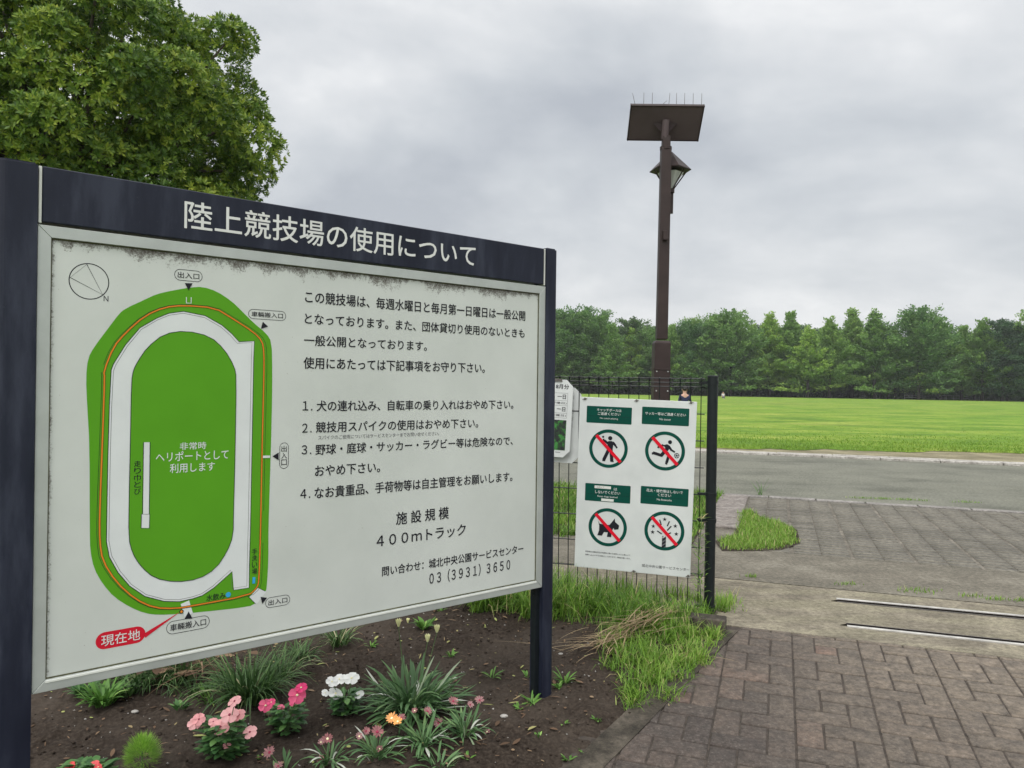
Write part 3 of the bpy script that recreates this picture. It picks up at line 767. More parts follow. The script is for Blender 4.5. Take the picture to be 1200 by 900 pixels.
# ------------------------------------------------------------------ the large information sign
sign = empty('information_sign'); sign.matrix_world = SP.matrix()
tag(sign, 'large white athletics field sign with a green track map and navy posts', 'sign')
w_, h_ = SP.w, SP.h
FR = .036*h_/1.42*1.0
def rail_box(name, x0, x1, z0, z1, y0, y1, mat, parent=sign, bev=.002, seg=1):
    bm = bmesh.new(); bm_box(bm, ((x0+x1)/2, (y0+y1)/2, (z0+z1)/2), (x1-x0, y1-y0, z1-z0)); bevel(bm, bev, seg); return from_bm(name, bm, mat, parent)
# mitred frame: four trapezoid bars in one mesh
def mitre_frame(x0, x1, z0, z1, fw, y0, y1, mat, parent, gap=.0006):
    bm = bmesh.new(); O = [(x0, z0), (x1, z0), (x1, z1), (x0, z1)]; I = [(x0+fw, z0+fw), (x1-fw, z0+fw), (x1-fw, z1-fw), (x0+fw, z1-fw)]
    for i in range(4):
        j = (i+1) % 4; P = [O[i], O[j], I[j], I[i]]; c = np.mean(P, 0)
        sh = [tuple(np.array(p)+(np.array(P[k-1 if k % 2 else k+1])*0)) for k, p in enumerate(P)]
        d = (np.array(O[j])-np.array(O[i])); d = d/np.linalg.norm(d)
        P = [tuple(np.array(P[0])+d*gap), tuple(np.array(P[1])-d*gap), tuple(np.array(P[2])-d*gap), tuple(np.array(P[3])+d*gap)]
        lo = [bm.verts.new((p[0], y0, p[1])) for p in P]; hi = [bm.verts.new((p[0], y1, p[1])) for p in P]
        bm.faces.new(lo); bm.faces.new(hi[::-1])
        for k in range(4): bm.faces.new((lo[k], hi[k], hi[(k+1)%4], lo[(k+1)%4]))
    bmesh.ops.recalc_face_normals(bm, faces=bm.faces[:]); bevel(bm, .0012, 1)
    return from_bm('frame', bm, mat, parent)
mitre_frame(0, w_, -h_, 0, FR, -.006, .045, M['alu'], sign)
bm = bmesh.new()
for (xa, xb, za, zb2) in ((FR-.001, w_-FR+.001, -FR-.0035, -FR+.001), (FR-.001, w_-FR+.001, -h_+FR-.001, -h_+FR+.0045), (FR-.001, FR+.0035, -h_+FR+.0045, -FR-.0035), (w_-FR-.0035, w_-FR+.001, -h_+FR+.0045, -FR-.0035)):
    bm_box(bm, ((xa+xb)/2, .0022, (za+zb2)/2), (xb-xa, .0030, zb2-za))
from_bm('gasket', bm, M['moss_seal'], sign)
bm = bmesh.new(); bm_box(bm, (w_/2, -.0062, -h_+FR-.0065), (w_-2*FR, .003, .0085)); bevel(bm, .001, 1); from_bm('frame_lip', bm, M['trim'], sign)
rail_box('board', FR-.004, w_-FR+.004, -h_+FR-.004, -FR+.004, .004, .034, M['panel'])
rail_box('rear_sheet', .004, w_-.004, -h_+.004, -.004, .046, .056, M['navy'])
_, zh0 = SP.uv(44, 261.5); _, zh1 = SP.uv(46, 194)
zh0 += .002
rail_box('header_panel', .012, w_-.010, .010, zh1, -.004, .055, M['navy'], bev=.003)
for xa, xb in ((.0015, .0105), (w_-.0085, w_-.0005)): rail_box('edge_strip', xa, xb, .006, zh1-.001, -.003, .05, M['trim'], bev=.001)
# posts: rounded on the outer front corner
def sign_post(side):
    pw = .115; d0, d1 = -.012, .082; r = .034
    pts = []
    x0 = w_+.001 if side > 0 else -.0015; X = lambda q: x0+side*q
    prof = [(0, d1), (0, d0), (pw*0.62-r if False else pw-r, d0)]
    prof = [(0, d1), (0, d0)] + [(pw-r+r*math.sin(a), d0+r-r*math.cos(a)) for a in np.linspace(0, math.pi/2, 8)] + [(pw, d1-.008), (pw-.008, d1)]
    if side > 0: prof = [(q*.70, d) for q, d in prof]
    P = [(X(q), d) for q, d in prof]
    gx, gy, gzz = SP.world(x0+side*.05, -h_-.6)
    # down to the ground
    zb = -h_
    for _ in range(20):
        p = SP.world(x0+side*.05, zb); zb -= (p[2]-float(gz(p[0], p[1])))
    bm = bmesh.new(); fs = bm_prism(bm, P, zb-.25, zh1+.006)
    top = [e for e in bm.edges if all(v.co.z > zh1 for v in e.verts)]
    bmesh.ops.bevel(bm, geom=top, offset=.007, segments=3, affect='EDGES')
    o = from_bm('post', bm, M['navy'], sign)
    if side < 0: return zb
    bm = bmesh.new(); bm_box(bm, (x0-side*.014, .028, (zb+-h_)/2-.1), (.028, .030, -h_-zb+.3)); bm_tube(bm, (x0-side*.0295, .028, -h_-.035), (x0-side*.034, .028, -h_-.035), .010, seg=10)
    from_bm('post_flange', bm, M['black_paint'], sign)
    return zb
zb_r = sign_post(1); sign_post(-1)
# title
A = Art(SP)
A.line('white_ink', '陸上競技場の使用について', (216, 252), (556.4, 300), (228, 236.5, 269.0), -.0046, .010)
A.done('title_lettering', sign)
# rules text
A = Art(SP); yy = .0028
def L(body, xl, xr, ref, bold=.014):
    A.line('ink', body, (xl, ref[1]), (xr, ref[1]), ref, yy, bold); A.done('text_line', sign)
L('この競技場は、毎週水曜日と毎月第一日曜日は一般公開', 358, 616, (612, 364.2, 375.6))
L('となっております。また、団体貸切り使用のないときも', 357.6, 615.3, (499.5, 377.0, 388.6))
L('一般公開となっております。', 357, 500.7, (375, 393.2, 405.6))
L('使用にあたっては下記事項をお守り下さい。', 356.3, 568.7, (362, 418.4, 432))
L('１.', 355.3, 366.5, (358, 470.2, 481)); L('犬の連れ込み、自転車の乗り入れはおやめ下さい。', 371.7, 602, (377, 469.4, 482))
L('２.', 354.7, 365.5, (358, 496.4, 507)); L('競技用スパイクの使用はおやめ下さい。', 370.8, 560.8, (376, 494.4, 507))
L('３.', 354, 365.2, (358, 521.8, 532.4)); L('野球・庭球・サッカー・ラグビー等は危険なので、', 370.3, 601.3, (376, 520.6, 533))
L('おやめ下さい。', 369.7, 445.8, (409, 543.6, 556))
L('４.', 352.5, 364, (357, 573.4, 584)); L('なお貴重品、手荷物等は自主管理をお願いします。', 369.2, 600.8, (397, 569, 582.2))
L('施 設 規 模', 465, 526.3, (470, 600, 614.6)); L('４００ｍトラック', 442, 546, (450, 626.4, 640.6))
L('問い合わせ：城北中央公園サービスセンター', 448.4, 613.4, (452, 663.8, 675)); L('０３（３９３１）３６５０', 504, 598.2, (541, 664.4, 679.0), .012)
A.line('grey_ink', 'スパイクのご使用についてはサービスセンターまでお問い合せください。', (373.3, 511), (515, 511), (376, 510.4, 515.4), yy, 0.0)
A.done('small_text_line', sign)
# site map
A = Art(SP); S_ = A.smooth
outer = S_([(223.9,336.7),(238,335.9),(255,341.5),(272,352.9),(283.4,364),(297.6,378.4),(313,391),(318.8,401),(319.6,435),(319,487.5),(316.3,577.5),(315,620),(315,657.5),(313,689),(311.8,693.5),(300.5,707),(291.5,711.5),(233,717.8),(215,719.4),(186,721),(170,719),(152,711.5),(134,700),(120.5,684.5),(110.4,666.5),(106,646),(105.4,620),(105.2,521),(102.5,476),(101,442.5),(103.4,419.5),(110.5,406.7),(127.5,384),(140.3,367),(147.4,361.4),(170,351),(184,344.4),(204,340)], 1)
y0 = .0036
A.poly('map_green', outer, y0)
track = [(215.4,364.8),(240.9,369.9),(260.7,381.2),(272,391),(280.5,400.5),(298.4,399.6),(297.6,420),(293.8,620),(292.6,660),(292.2,689),(274,691.7),(272.4,669.9),(251,689),(237.5,698),(226,701.8),(210,705.2),(192.5,704.8),(170,699),(152,686.8),(138.5,671),(128.4,653),(125,635),(125.7,590),(126.8,532.5),(128.4,476),(130.6,433.5),(133.2,426.5),(147.4,403.9),(164.4,384),(184.2,372.7),(198.4,367)]
A.poly('map_white', track, y0-.0004); A.stroke('ink', track, .0022, y0-.0008, closed=True)
ctr = np.array([212., 535.])
inn = [tuple(ctr+(np.array(p)-ctr)*np.array([.968, .987])) for p in track]
A.stroke('grey_ink', inn, .0014, y0-.0008, closed=True)
field = S_([(218.2,387.4),(192.7,391),(172.9,406.7),(161.5,423.7),(156.5,433.5),(154.3,447),(153.1,510),(151.6,577.5),(150.9,630.5),(155.4,648.5),(165.5,664.3),(181.3,677.8),(206,682.5),(233,678.9),(253.3,666.5),(266.8,646),(273.5,628),(274,600),(275.8,532.5),(277.3,442.5),(274.9,429.4),(263.5,409.5),(246.5,394)], 1)
A.poly('map_green', field, y0-.0012); A.stroke('ink', field, .0022, y0-.0016, closed=True)
orange = S_([(121.8,435),(133,406.7),(147.4,389.7),(170,369.9),(192.7,360),(215.4,357.7),(252,360.5),(272,372.7),(297.5,389),(307.5,399.6),(309.7,412.4),(309.6,440),(307.3,532.5),(305.7,620),(303.9,680),(301.6,689),(291.5,698),(224,710.4),(206,713.3),(181.3,712.6),(158.8,702.5),(136.3,682.3),(120.5,657.5),(117,635),(117,600),(120.5,510),(122.8,442.5)], 1)
A.stroke('map_white', [(217,706),(221.5,721)], .030, y0-.0004)
A.poly('map_white', [(292.6,700),(302.8,689),(312.6,693.5),(301,708.5)], y0-.0004)
A.stroke('ink', [(291,699),(300,708)], .0016, y0-.0008); A.stroke('ink', [(302,688.5),(311,693)], .0016, y0-.0008)
A.stroke('ink', orange, .0072, y0-.0008, closed=True); A.stroke('map_orange', orange, .0048, y0-.0012, closed=True)
out2 = [tuple(ctr+(np.array(p)-ctr)*np.array([1.035, 1.008])) for p in orange]
A.stroke('ink', out2[:2*13], .0012, y0-.0008); A.stroke('ink', out2[-28:], .0012, y0-.0008)
for q in ([(168.4,518.3),(176,518.3),(175,602.7),(167.3,602.7)], [(166,602.7),(175.6,602.7),(175.2,619),(165.6,619)]):
    A.poly('map_white', q, y0-.0016); A.stroke('ink', q, .0022, y0-.0020, closed=True)
A.line('map_white', '非常時', (211,518), (242,518), (226,518.2,526.8), y0-.0018, .006)
A.line('map_white', 'ヘリポートとして', (182.8,530), (267.9,530), (225,528.4,539.6), y0-.0018, .006)
A.line('map_white', '利用します', (199.3,545), (252,545), (225,542.4,553.2), y0-.0018, .006)
def vert(mat, chars, xa, xb, ya, yb, y, bold=.006):
    n = len(chars)
    for i, ch in enumerate(chars):
        a = ya+(yb-ya)*i/n; b = ya+(yb-ya)*(i+.86)/n
        A.line(mat, ch, (xa, a), (xb, a), ((xa+xb)/2, a, b), y, bold)
vert('ink', '走り巾とび', 157.4, 165.3, 540, 580.5, y0-.0018, .004)
vert('ink', '手洗い場', 295.6, 301.6, 643, 674, y0-.0018, .004)
A.poly('map_blue', [(296.2,676.6),(299.4,676.4),(299.2,683.8),(296,684)], y0-.0018)
A.line('ink', '水飲み', (242,700), (264.3,696), (253,695.6,703.2), y0-.0018, .004)
A.disc('map_blue', A.p.uv(267.7,697), .0095, y0-.0018)
A.stroke('map_white', [(218.6,348),(218.6,355),(224.2,355.3),(224.2,348.3)], .003, y0-.0018)
A.stroke('map_white', [(308.4,535.4),(316.7,535.2)], .009, y0-.0018)
def label(c, hwp, hhp, body, ink='ink', fill=None, tw=.78, th=.55):
    cx, cz = A.p.uv(*c); x1, _ = A.p.uv(c[0]+hwp, c[1]); _, z1 = A.p.uv(c[0], c[1]-hhp); hw = x1-cx; hh = z1-cz
    if fill: A.pill(fill, (cx, cz), hw, hh, y0)
    else: A.pill('ink', (cx, cz), hw, hh, y0-.0004, outline=.0018)
    A.text(ink, body, cx-hw*tw, cx+hw*tw, cz-hh*th, cz+hh*th, y0-.0008, .006)
label((221.3,322.8), 16, 6.3, '出入口'); label((313.8,369.0), 21.5, 5.4, '車輛搬入口', tw=.84)
label((326,704.8), 14, 5.8, '出入口'); label((221,732.4), 24.6, 7.3, '車輛搬入口', tw=.84)
label((142,747.6), 28.6, 9.8, '現在地', 'white_ink', 'map_red', .78, .66)
cx, cz = A.p.uv(333.3, 534); x1, _ = A.p.uv(338.4, 534); _, z1 = A.p.uv(333.3, 519)
A.pill('ink', (cx, cz), x1-cx, z1-cz, y0-.0004, outline=.0018)
vert('ink', '出入口', 330.1, 336.5, 522.5, 546.5, y0-.0004, .004)
A.poly('map_red', [(168.5,743.0),(212.8,716.2),(170.5,747.6)], y0-.0008); A.disc('ink', A.p.uv(212.9,716.9), .0075, y0-.0012); A.disc('map_orange', A.p.uv(212.9,716.9), .0045, y0-.0016)
for tri in ([(216.8,331.6),(226,331.9),(221.3,340.2)], [(308.3,377),(314.5,382.6),(306,385.4)], [(319.6,534.8),(326.8,530.3),(326.8,539.3)], [(221.3,716.7),(225.8,725),(216.4,725.7)], [(305.7,699.6),(313.3,700.7),(307.7,707.7)]): A.poly('ink', tri, y0-.0014)
cc = A.p.uv(104.8, 329.6); _, zr = A.p.uv(104.8, 308.3); rr = zr-cc[1]
A.disc('ink', cc, rr, y0, 48, rr-.003); tri = [A.p.uv(*q) for q in ((102,309.6),(82.5,325),(120.6,345.2))]
A.stroke('ink', tri, .0022, y0-.0004, px=False, closed=True)
A.line('ink', 'Ｎ', (121.8,350), (127.3,350), (124,346.6,353), y0, .004)
A.done('site_map', sign)

# ------------------------------------------------------------------ notice on the fence
notice = empty('rules_notice'); notice.matrix_world = NP.matrix()
tag(notice, 'white rules notice with four green prohibition circles wired to the fence', 'notice')
nw, nh = NP.w, NP.h
bm = bmesh.new(); bm_box(bm, (nw/2, .003, -nh/2), (nw, .006, nh)); bevel(bm, .0015, 1); from_bm('board', bm, M['notice'], notice)
for px, py in ((685.5,467.3),(746,469.4),(810,471.8),(742.5,669.5),(806.5,675)):
    x, z = NP.uv(px, py); bm = bmesh.new(); bm_tube(bm, (x, .0, z), (x, -.006, z), .009, .006, 12); bm_tube(bm, (x-.016, -.004, z-.004), (x+.016, -.005, z+.004), .0022, seg=6); from_bm('bolt', bm, M['bolt'], notice)
A = Art(NP)
def rrect(mat, pa, pb, y, rad=.006):
    x0, z1 = A.p.uv(*pa); x1, z0 = A.p.uv(*pb); A.pill(mat, ((x0+x1)/2, (z0+z1)/2), (x1-x0)/2, (z1-z0)/2, y, rad=rad); return x0, x1, z0, z1
def npx(cx, cy, k=7.5, o=(670, 460)): return o[0]+cx/k, o[1]+cy/k
def n2(cx, cy): return npx(cx, cy, 6.925, (670, 560))
heads = [((134,115),(525,283),npx), ((620,123),(1029,297),npx), ((111,40),(474,210),n2), ((562,64),(944,236),n2)]
HR = []
for (a, b, fn) in heads: HR.append(rrect('dark_green', fn(*a), fn(*b), -.0008))
def cen(i, body, zf, hf, wf, off=0.0, mat='white_ink', bold=.01):
    x0, x1, z0, z1 = HR[i]; cx = (x0+x1)/2+off*(x1-x0); W = (x1-x0)*wf/2; z = z0+(z1-z0)*zf; hh = (z1-z0)*hf/2
    A.text(mat, body, cx-W, cx+W, z-hh, z+hh, -.0014, bold)
cen(0, 'キャッチボールは', .79, .17, .54); cen(0, 'ご遠慮ください', .57, .17, .50); cen(0, 'No catch playing', .29, .12, .40, bold=.0)
cen(1, 'サッカー等はご遠慮ください', .63, .17, .86); cen(1, 'No soccer', .33, .12, .24, bold=0)
cen(2, 'は', .76, .15, .07, .17); cen(2, 'しないでください', .54, .17, .55); cen(2, 'Keep dogs leashed', .29, .12, .44, bold=0)
cen(3, '花火・爆竹等はしないで', .78, .17, .76); cen(3, 'ください', .56, .17, .28); cen(3, 'No fireworks', .30, .12, .31, bold=0)
for i, zf in ((0,.42),(1,.48),(2,.40),(3,.43)):
    x0, x1, z0, z1 = HR[i]; z = z0+(z1-z0)*zf; A.stroke('ink', [(x0+.01, z), (x1-.01, z)], .0012, -.0012, px=False)
for a, b in (((186,60),(318,92)), ((240,166),(340,194))): rrect('sticker', n2(*a), n2(*b), -.0019, .002)
x0, z1 = A.p.uv(*n2(206,66)); x1, z0 = A.p.uv(*n2(262,84)); A.text('grey_ink', 'スタンプ', x0, x1, z0, z1, -.0024, 0)
# prohibition rings
rings = [((322,493),171,npx), ((819,514),177,npx), ((291,401),157,n2), ((751,431),164,n2)]
RC = []
for (c, rp, fn) in rings:
    x, z = A.p.uv(*fn(*c)); x1, _ = A.p.uv(*fn(c[0]+rp, c[1])); r = x1-x; RC.append((x, z, r))
    A.disc('dark_green', (x, z), r, -.0008, 64, r*.83)
    a = R(-46); d = np.array([math.cos(a), math.sin(a)])*r*.93
    A.stroke('sign_red', [(x-d[0], z-d[1]), (x+d[0], z+d[1])], r*.165, -.0028, px=False)
def P(i, pts, mat='ink', y=-.0014):
    x, z, r = RC[i]; A.poly(mat, [(x+a*r, z+b*r) for a, b in pts], y, px=False)
def LN(i, a, b, wd, mat='ink'):
    x, z, r = RC[i]; A.stroke(mat, [(x+a[0]*r, z+a[1]*r), (x+b[0]*r, z+b[1]*r)], wd*r, -.0014-.0001*random.random(), px=False)
def D(i, c, rr, mat='ink', y=-.0014):
    x, z, r = RC[i]; A.disc(mat, (x+c[0]*r, z+c[1]*r), rr*r, y, 20)
# thrower
D(0, (.08,.55), .11); D(0, (-.29,.60), .055); LN(0, (-.27,.50), (-.24,.38), .09); LN(0, (-.22,.42), (-.02,.26), .12)
P(0, [(-.10,.33),(.02,.40),(.18,.40),(.27,.34),(.24,.12),(.22,-.08),(-.04,-.08),(-.02,.10)]); LN(0, (.22,.35), (.36,.18), .12); LN(0, (.34,.21), (.45,.05), .09)
LN(0, (.03,-.02), (-.23,-.62), .17); LN(0, (.14,-.02), (.20,-.64), .17); LN(0, (-.30,-.64), (-.14,-.64), .05); LN(0, (.13,-.65), (.30,-.65), .05)
# footballer
D(1, (.24,.47), .10); P(1, [(-.10,.30),(.10,.36),(.24,.28),(.22,.12),(.08,-.06),(-.02,-.14),(-.14,-.02),(.02,.16)]); LN(1, (-.08,.30), (-.32,.20), .12); LN(1, (-.30,.24), (-.36,.14), .09)
LN(1, (.20,.24), (.34,.04), .11); LN(1, (.33,.07), (.50,-.03), .09); LN(1, (-.02,-.04), (-.20,-.26), .17); LN(1, (-.14,-.24), (-.60,-.12), .15); LN(1, (-.62,-.10), (-.62,-.22), .06)
LN(1, (.08,-.06), (.24,-.26), .17); LN(1, (.20,-.22), (.10,-.60), .14); LN(1, (.04,-.62), (.14,-.66), .07)
x, z, r = RC[1]; A.disc('ink', (x+.60*r, z-.20*r), .13*r, -.0014, 24, .105*r); D(1, (.60,-.20), .045)
for k in range(5): D(1, (.60+.085*math.cos(R(90+72*k)), -.20+.085*math.sin(R(90+72*k))), .026)
# dog
P(2, [(-.50,.30),(-.42,.16),(-.10,.12),(.10,.14),(.22,.30),(.36,.50),(.38,.32),(.60,.14),(.56,-.06),(.36,-.10),(.30,.0),(.22,-.22),(.20,-.50),(-.02,-.50),(.02,-.26),(-.18,-.26),(-.28,-.46),(-.52,-.46),(-.44,-.20),(-.44,.06)])
# firework fountain
for cx, cz in ((0,.60),(.54,.30),(.60,-.10),(-.56,.20),(-.58,-.10)):
    P(3, [(cx+(.115 if k % 2 == 0 else .045)*math.sin(math.pi*k/5), cz+(.115 if k % 2 == 0 else .045)*math.cos(math.pi*k/5)) for k in range(10)])
for a, b in (((-.25,.56),(-.16,.30)), ((.24,.52),(.14,.26)), ((.34,.28),(.14,.04)), ((-.36,-.02),(-.12,-.16)), ((.34,-.06),(.16,-.14))): LN(3, a, b, .06)
x, z, r = RC[3]
P(3, [(-.10,-.26),(.10,-.26),(.10,-.82),(-.10,-.82)], 'grey_ink')
for k in range(3): P(3, [(-.10,-.44-.18*k),(.10,-.30-.18*k),(.10,-.40-.18*k),(-.10,-.54-.18*k)], 'ink', -.0019)
P(3, [(-.10,-.34),(-.02,-.34),(.10,-.26),(.02,-.26)], 'sticker', -.0019)
def tl(mat, body, a, b, fn, bold=0.0):
    x0, z1 = A.p.uv(*fn(*a)); x1, _ = A.p.uv(*fn(b[0], b[1])); _, z0 = A.p.uv(*fn(a[0], b[2])); A.text(mat, body, x0, x1, z0, z1, -.001, bold)
tl('ink', '城北中央公園サービスセンター', (569,697), (955,740,722), n2, .0)
tl('grey_ink', '東京都立公園条例及び同規則に関する条例により工事により', (110,588), (474,612,600), n2, .01)
tl('grey_ink', '鳥等へのエサやりを禁止しております。御協力願います。', (110,614), (478,640,627), n2, .01)
A.done('printed_signs', notice)

# ------------------------------------------------------------------ mesh fence
fd = np.array([NP.x[0], NP.x[1]]); fd /= np.linalg.norm(fd); fn_ = np.array([-fd[1], fd[0]])      # fn_ away from viewer
if fn_[1] < 0: fn_ = -fn_
FO = NP.o[:2]+fn_*.035                                     # line of the mesh, a hand behind the notice top
pr = ray(833.5, 560); A2 = np.array([[pr[0], -fd[0]], [pr[1], -fd[1]]]); kk = np.linalg.solve(A2, FO); PX = pr[:2]*kk[0]     # post position on that line
PLX = PX - fd*.0
yaw = math.atan2(fd[1], fd[0])
ptop = flat(833.5, 441)[2]
def z_at(px, py, dist): return EYE+ray(px, py)[2]/math.hypot(*ray(px, py)[:2])*dist
post_top = z_at(833.5, 440, math.hypot(*PX)); mesh_top = z_at(812, 443.5, math.hypot(*(PX-fd*.1)))
def fence_post(pos, label):
    r = empty('fence_post', (pos[0], pos[1], 0), yaw); tag(r, label, 'fence post', 'fence posts')
    bm = bmesh.new(); bm_tube(bm, (0,0,-.2), (0,0,post_top-.012), .0345, seg=28); from_bm('pole', bm, M['black_paint'], r, smooth=False)
    bm = bmesh.new(); bm_tube(bm, (0,0,post_top-.014), (0,0,post_top-.004), .037, seg=28); bm_tube(bm, (0,0,post_top-.004), (0,0,post_top), .037, .028, 28); from_bm('cap', bm, M['black_paint'], r)
    for z in (post_top-.05, post_top-.80, .62, .04):
        bm = bmesh.new(); bm_tube(bm, (0,0,z-.012), (0,0,z+.012), .0385, seg=24); bm_box(bm, (-.062, -.004, z), (.055, .010, .018)); bm_tube(bm, (-.07,-.014,z), (-.07,.014,z), .006, seg=8); from_bm('clamp', bm, M['black_paint'], r)
    return r
fence_post(PX, 'black round fence post at the paving edge, right of the notice')
fence_post(PX-fd*3.0, 'black round fence post hidden behind the large sign')
fr = empty('mesh_fence', (PX[0], PX[1], 0), yaw); tag(fr, 'dark green welded wire mesh fence with a rolled top edge', 'fence')
bm = bmesh.new(); Lf = 2.93; x = -.075; wr = .0034
top = mesh_top
yo = lambda z: max(0, (top-z))*.050
while x > -Lf:
    # upright wire with its bent head
    pts = [(x, yo(.03), .03), (x, 0, top-.045), (x, -.018, top-.012), (x, -.022, top), (x, .01, top+.004), (x, .022, top-.02)]
    for a, b in zip(pts[:-1], pts[1:]): bm_tube(bm, a, b, wr, seg=6, caps=False)
    x -= .0695
from_bm('upright_wires', bm, M['black_paint'], fr)
bm = bmesh.new(); z = top-.012
zl = [top-.002, top-.030, top-.058]+[top-.058-.183*k for k in range(1, 9)]
for z in zl:
    if z < .08: continue
    bm_tube(bm, (-.05, .006+yo(z), z), (-Lf, 0.006+yo(z), z), .0042, seg=6)
from_bm('cross_wires', bm, M['black_paint'], fr)
# ---- schedule boards on the mesh
BD = FO-fn_*.02
def board_frame(px, py, off):
    o = FO+fn_*off; d = ray(px, py); k = ((o@fn_))/(d[:2]@fn_); p = d*k+CAMPOS; return p
def chamfer_board(name, px_l, px_r, yt, yb, off, label, lean=0.0):
    pr_ = board_frame(px_r, (yt+yb)/2, off); zt = board_frame(px_r, yt, off)[2]; zb = board_frame(px_r, yb, off)[2]; pl_ = board_frame(px_l, (yt+yb)/2, off)
    W = float(np.linalg.norm((pr_-pl_)[:2])); H = zt-zb
    r = empty(name, (pr_[0], pr_[1], zt), yaw); r.rotation_euler.y = lean; tag(r, label, 'notice')
    c = .048; P_ = [(-W, -c), (-W+c, 0), (-c, 0), (0, -c), (0, -H+c), (-c, -H), (-W+c, -H), (-W, -H+c)]
    bm = bmesh.new(); lo = [bm.verts.new((a, -.002, b)) for a, b in P_]; hi = [bm.verts.new((a, .002, b)) for a, b in P_]
    bm.faces.new(lo); bm.faces.new(hi[::-1])
    for k in range(8): bm.faces.new((lo[k], hi[k], hi[(k+1)%8], lo[(k+1)%8]))
    bmesh.ops.recalc_face_normals(bm, faces=bm.faces[:]); from_bm('board', bm, M['notice'], r)
    return r, W, H
r, W, H = chamfer_board('schedule_notice', 619, 671.5, 445.5, 537, -.02, 'octagonal white August schedule notice half hidden by the sign post', R(2.2))
class LP: pass
A = Art(None)
x0, x1 = -W+.035, -.035
def tx(mat, body, xa, xb, zt, zb, bold=.02): A.text(mat, body, xa, xb, zb, zt, -.003, bold)
tx('ink', '8月分', -.122, -.030, -.033, -.066)
zs = [-.095, -.148, -.183, -.236, -.27]
for z in zs: A.stroke('grey_ink', [(x0, z), (x1, z)], .0015, -.0028, px=False)
A.stroke('grey_ink', [(x0, zs[0]), (x0, zs[-1])], .0015, -.0028, px=False); A.stroke('grey_ink', [(x1, zs[0]), (x1, zs[-1])], .0015, -.0028, px=False)
tx('ink', '一日', -.108, -.048, -.106, -.136, .02); tx('ink', '一日', -.108, -.048, -.194, -.224, .02)
tx('grey_ink', '(利用の予備日)', x0+.03, x1-.006, -.157, -.175, .01); tx('grey_ink', '(利用の予備日)', x0+.03, x1-.006, -.244, -.262, .01)
A.poly('photo_print', [(x0, -.285), (x1, -.285), (x1, -H+.05), (x0, -H+.05)], -.0028, px=False)
A.poly('map_red', [(-W*.5+.01, -.277), (-W*.5+.04, -.277), (-W*.5+.04, -.293), (-W*.5+.01, -.293)], -.0033, px=False)
for k in range(4): A.stroke('ink', [(x0+.02+k*.055, -H+.035), (x0+.055+k*.055, -H+.035)], .003, -.0028, px=False)
A.done('schedule_print', r)
bm = bmesh.new(); bm_box(bm, (-W*.5, -.004, -.004), (.16, .012, .02)); from_bm('clip', bm, M['bolt'], r)
r, W, H = chamfer_board('faded_notice', 626, 681, 454.5, 543.5, .02, 'faded white notice behind the fence mesh, showing its back', R(1.5))
A = Art(None); M['faint_ink'] = simple('faint_ink', (.40, .42, .41), .6, .1)
for k, ch in enumerate('ー月日8月'): A.text('faint_ink', ch, -.075, -.05, -.085-.05*k, -.055-.05*k, -.003, 0, mirror=True)
A.done('show_through_print', r)
for p_ in [k for k in range(0)]: pass

# ------------------------------------------------------------------ solar street lamp
LY = 9.6; d = ray(773.6, 420); lx = d[0]/d[1]*LY
lp = empty('solar_street_lamp', (lx, LY, 0)); lp.rotation_euler.y = R(.35); tag(lp, 'tall brown street lamp with a solar panel and bird spikes on top', 'street lamp')
def lz(py, px=775): r_ = ray(px, py); return EYE+r_[2]/r_[1]*LY
pxm = LY/901
def sqr_prism(bm, w0, w1, z0, z1, cx=0, cy=0):
    M_ = Matrix.Translation((cx, cy, (z0+z1)/2)) @ Matrix.Rotation(R(45), 4, 'Z')
    bmesh.ops.create_cone(bm, cap_ends=True, segments=4, radius1=w0/2*1.414, radius2=w1/2*1.414, depth=z1-z0, matrix=M_)
bm = bmesh.new(); sqr_prism(bm, .135, .125, lz(398), lz(174)); bevel(bm, .012, 2); from_bm('pole', bm, M['brown_paint'], lp)
bm = bmesh.new(); sqr_prism(bm, .20, .20, -.1, lz(402)); bevel(bm, .010, 2); sqr_prism(bm, .20, .155, lz(402)-.002, lz(399.5)); sqr_prism(bm, .215, .215, lz(433.5), lz(431.5)); sqr_prism(bm, .30, .30, 0, .03)
from_bm('pole_base', bm, M['brown_paint'], lp)
bm = bmesh.new()
for zz_ in (lz(435.5), lz(458)):
    for sx in (-.07, .07): bm_tube(bm, (sx, -.103, zz_), (sx, -.110, zz_), .009, seg=8)
from_bm('access_screws', bm, M['steel'], lp)
bm = bmesh.new(); sqr_prism(bm, .10, .095, lz(176), lz(160)); bm_tube(bm, (0,0,lz(176)), (0,0,lz(172)), .075, seg=16); bm_box(bm, (0,-.085,lz(277)), (.055,.05,.11)); bm_box(bm, (0,-.10,lz(281.5)), (.06,.05,.035))
bevel(bm, .004, 1); from_bm('pole_neck', bm, M['brown_paint'], lp)
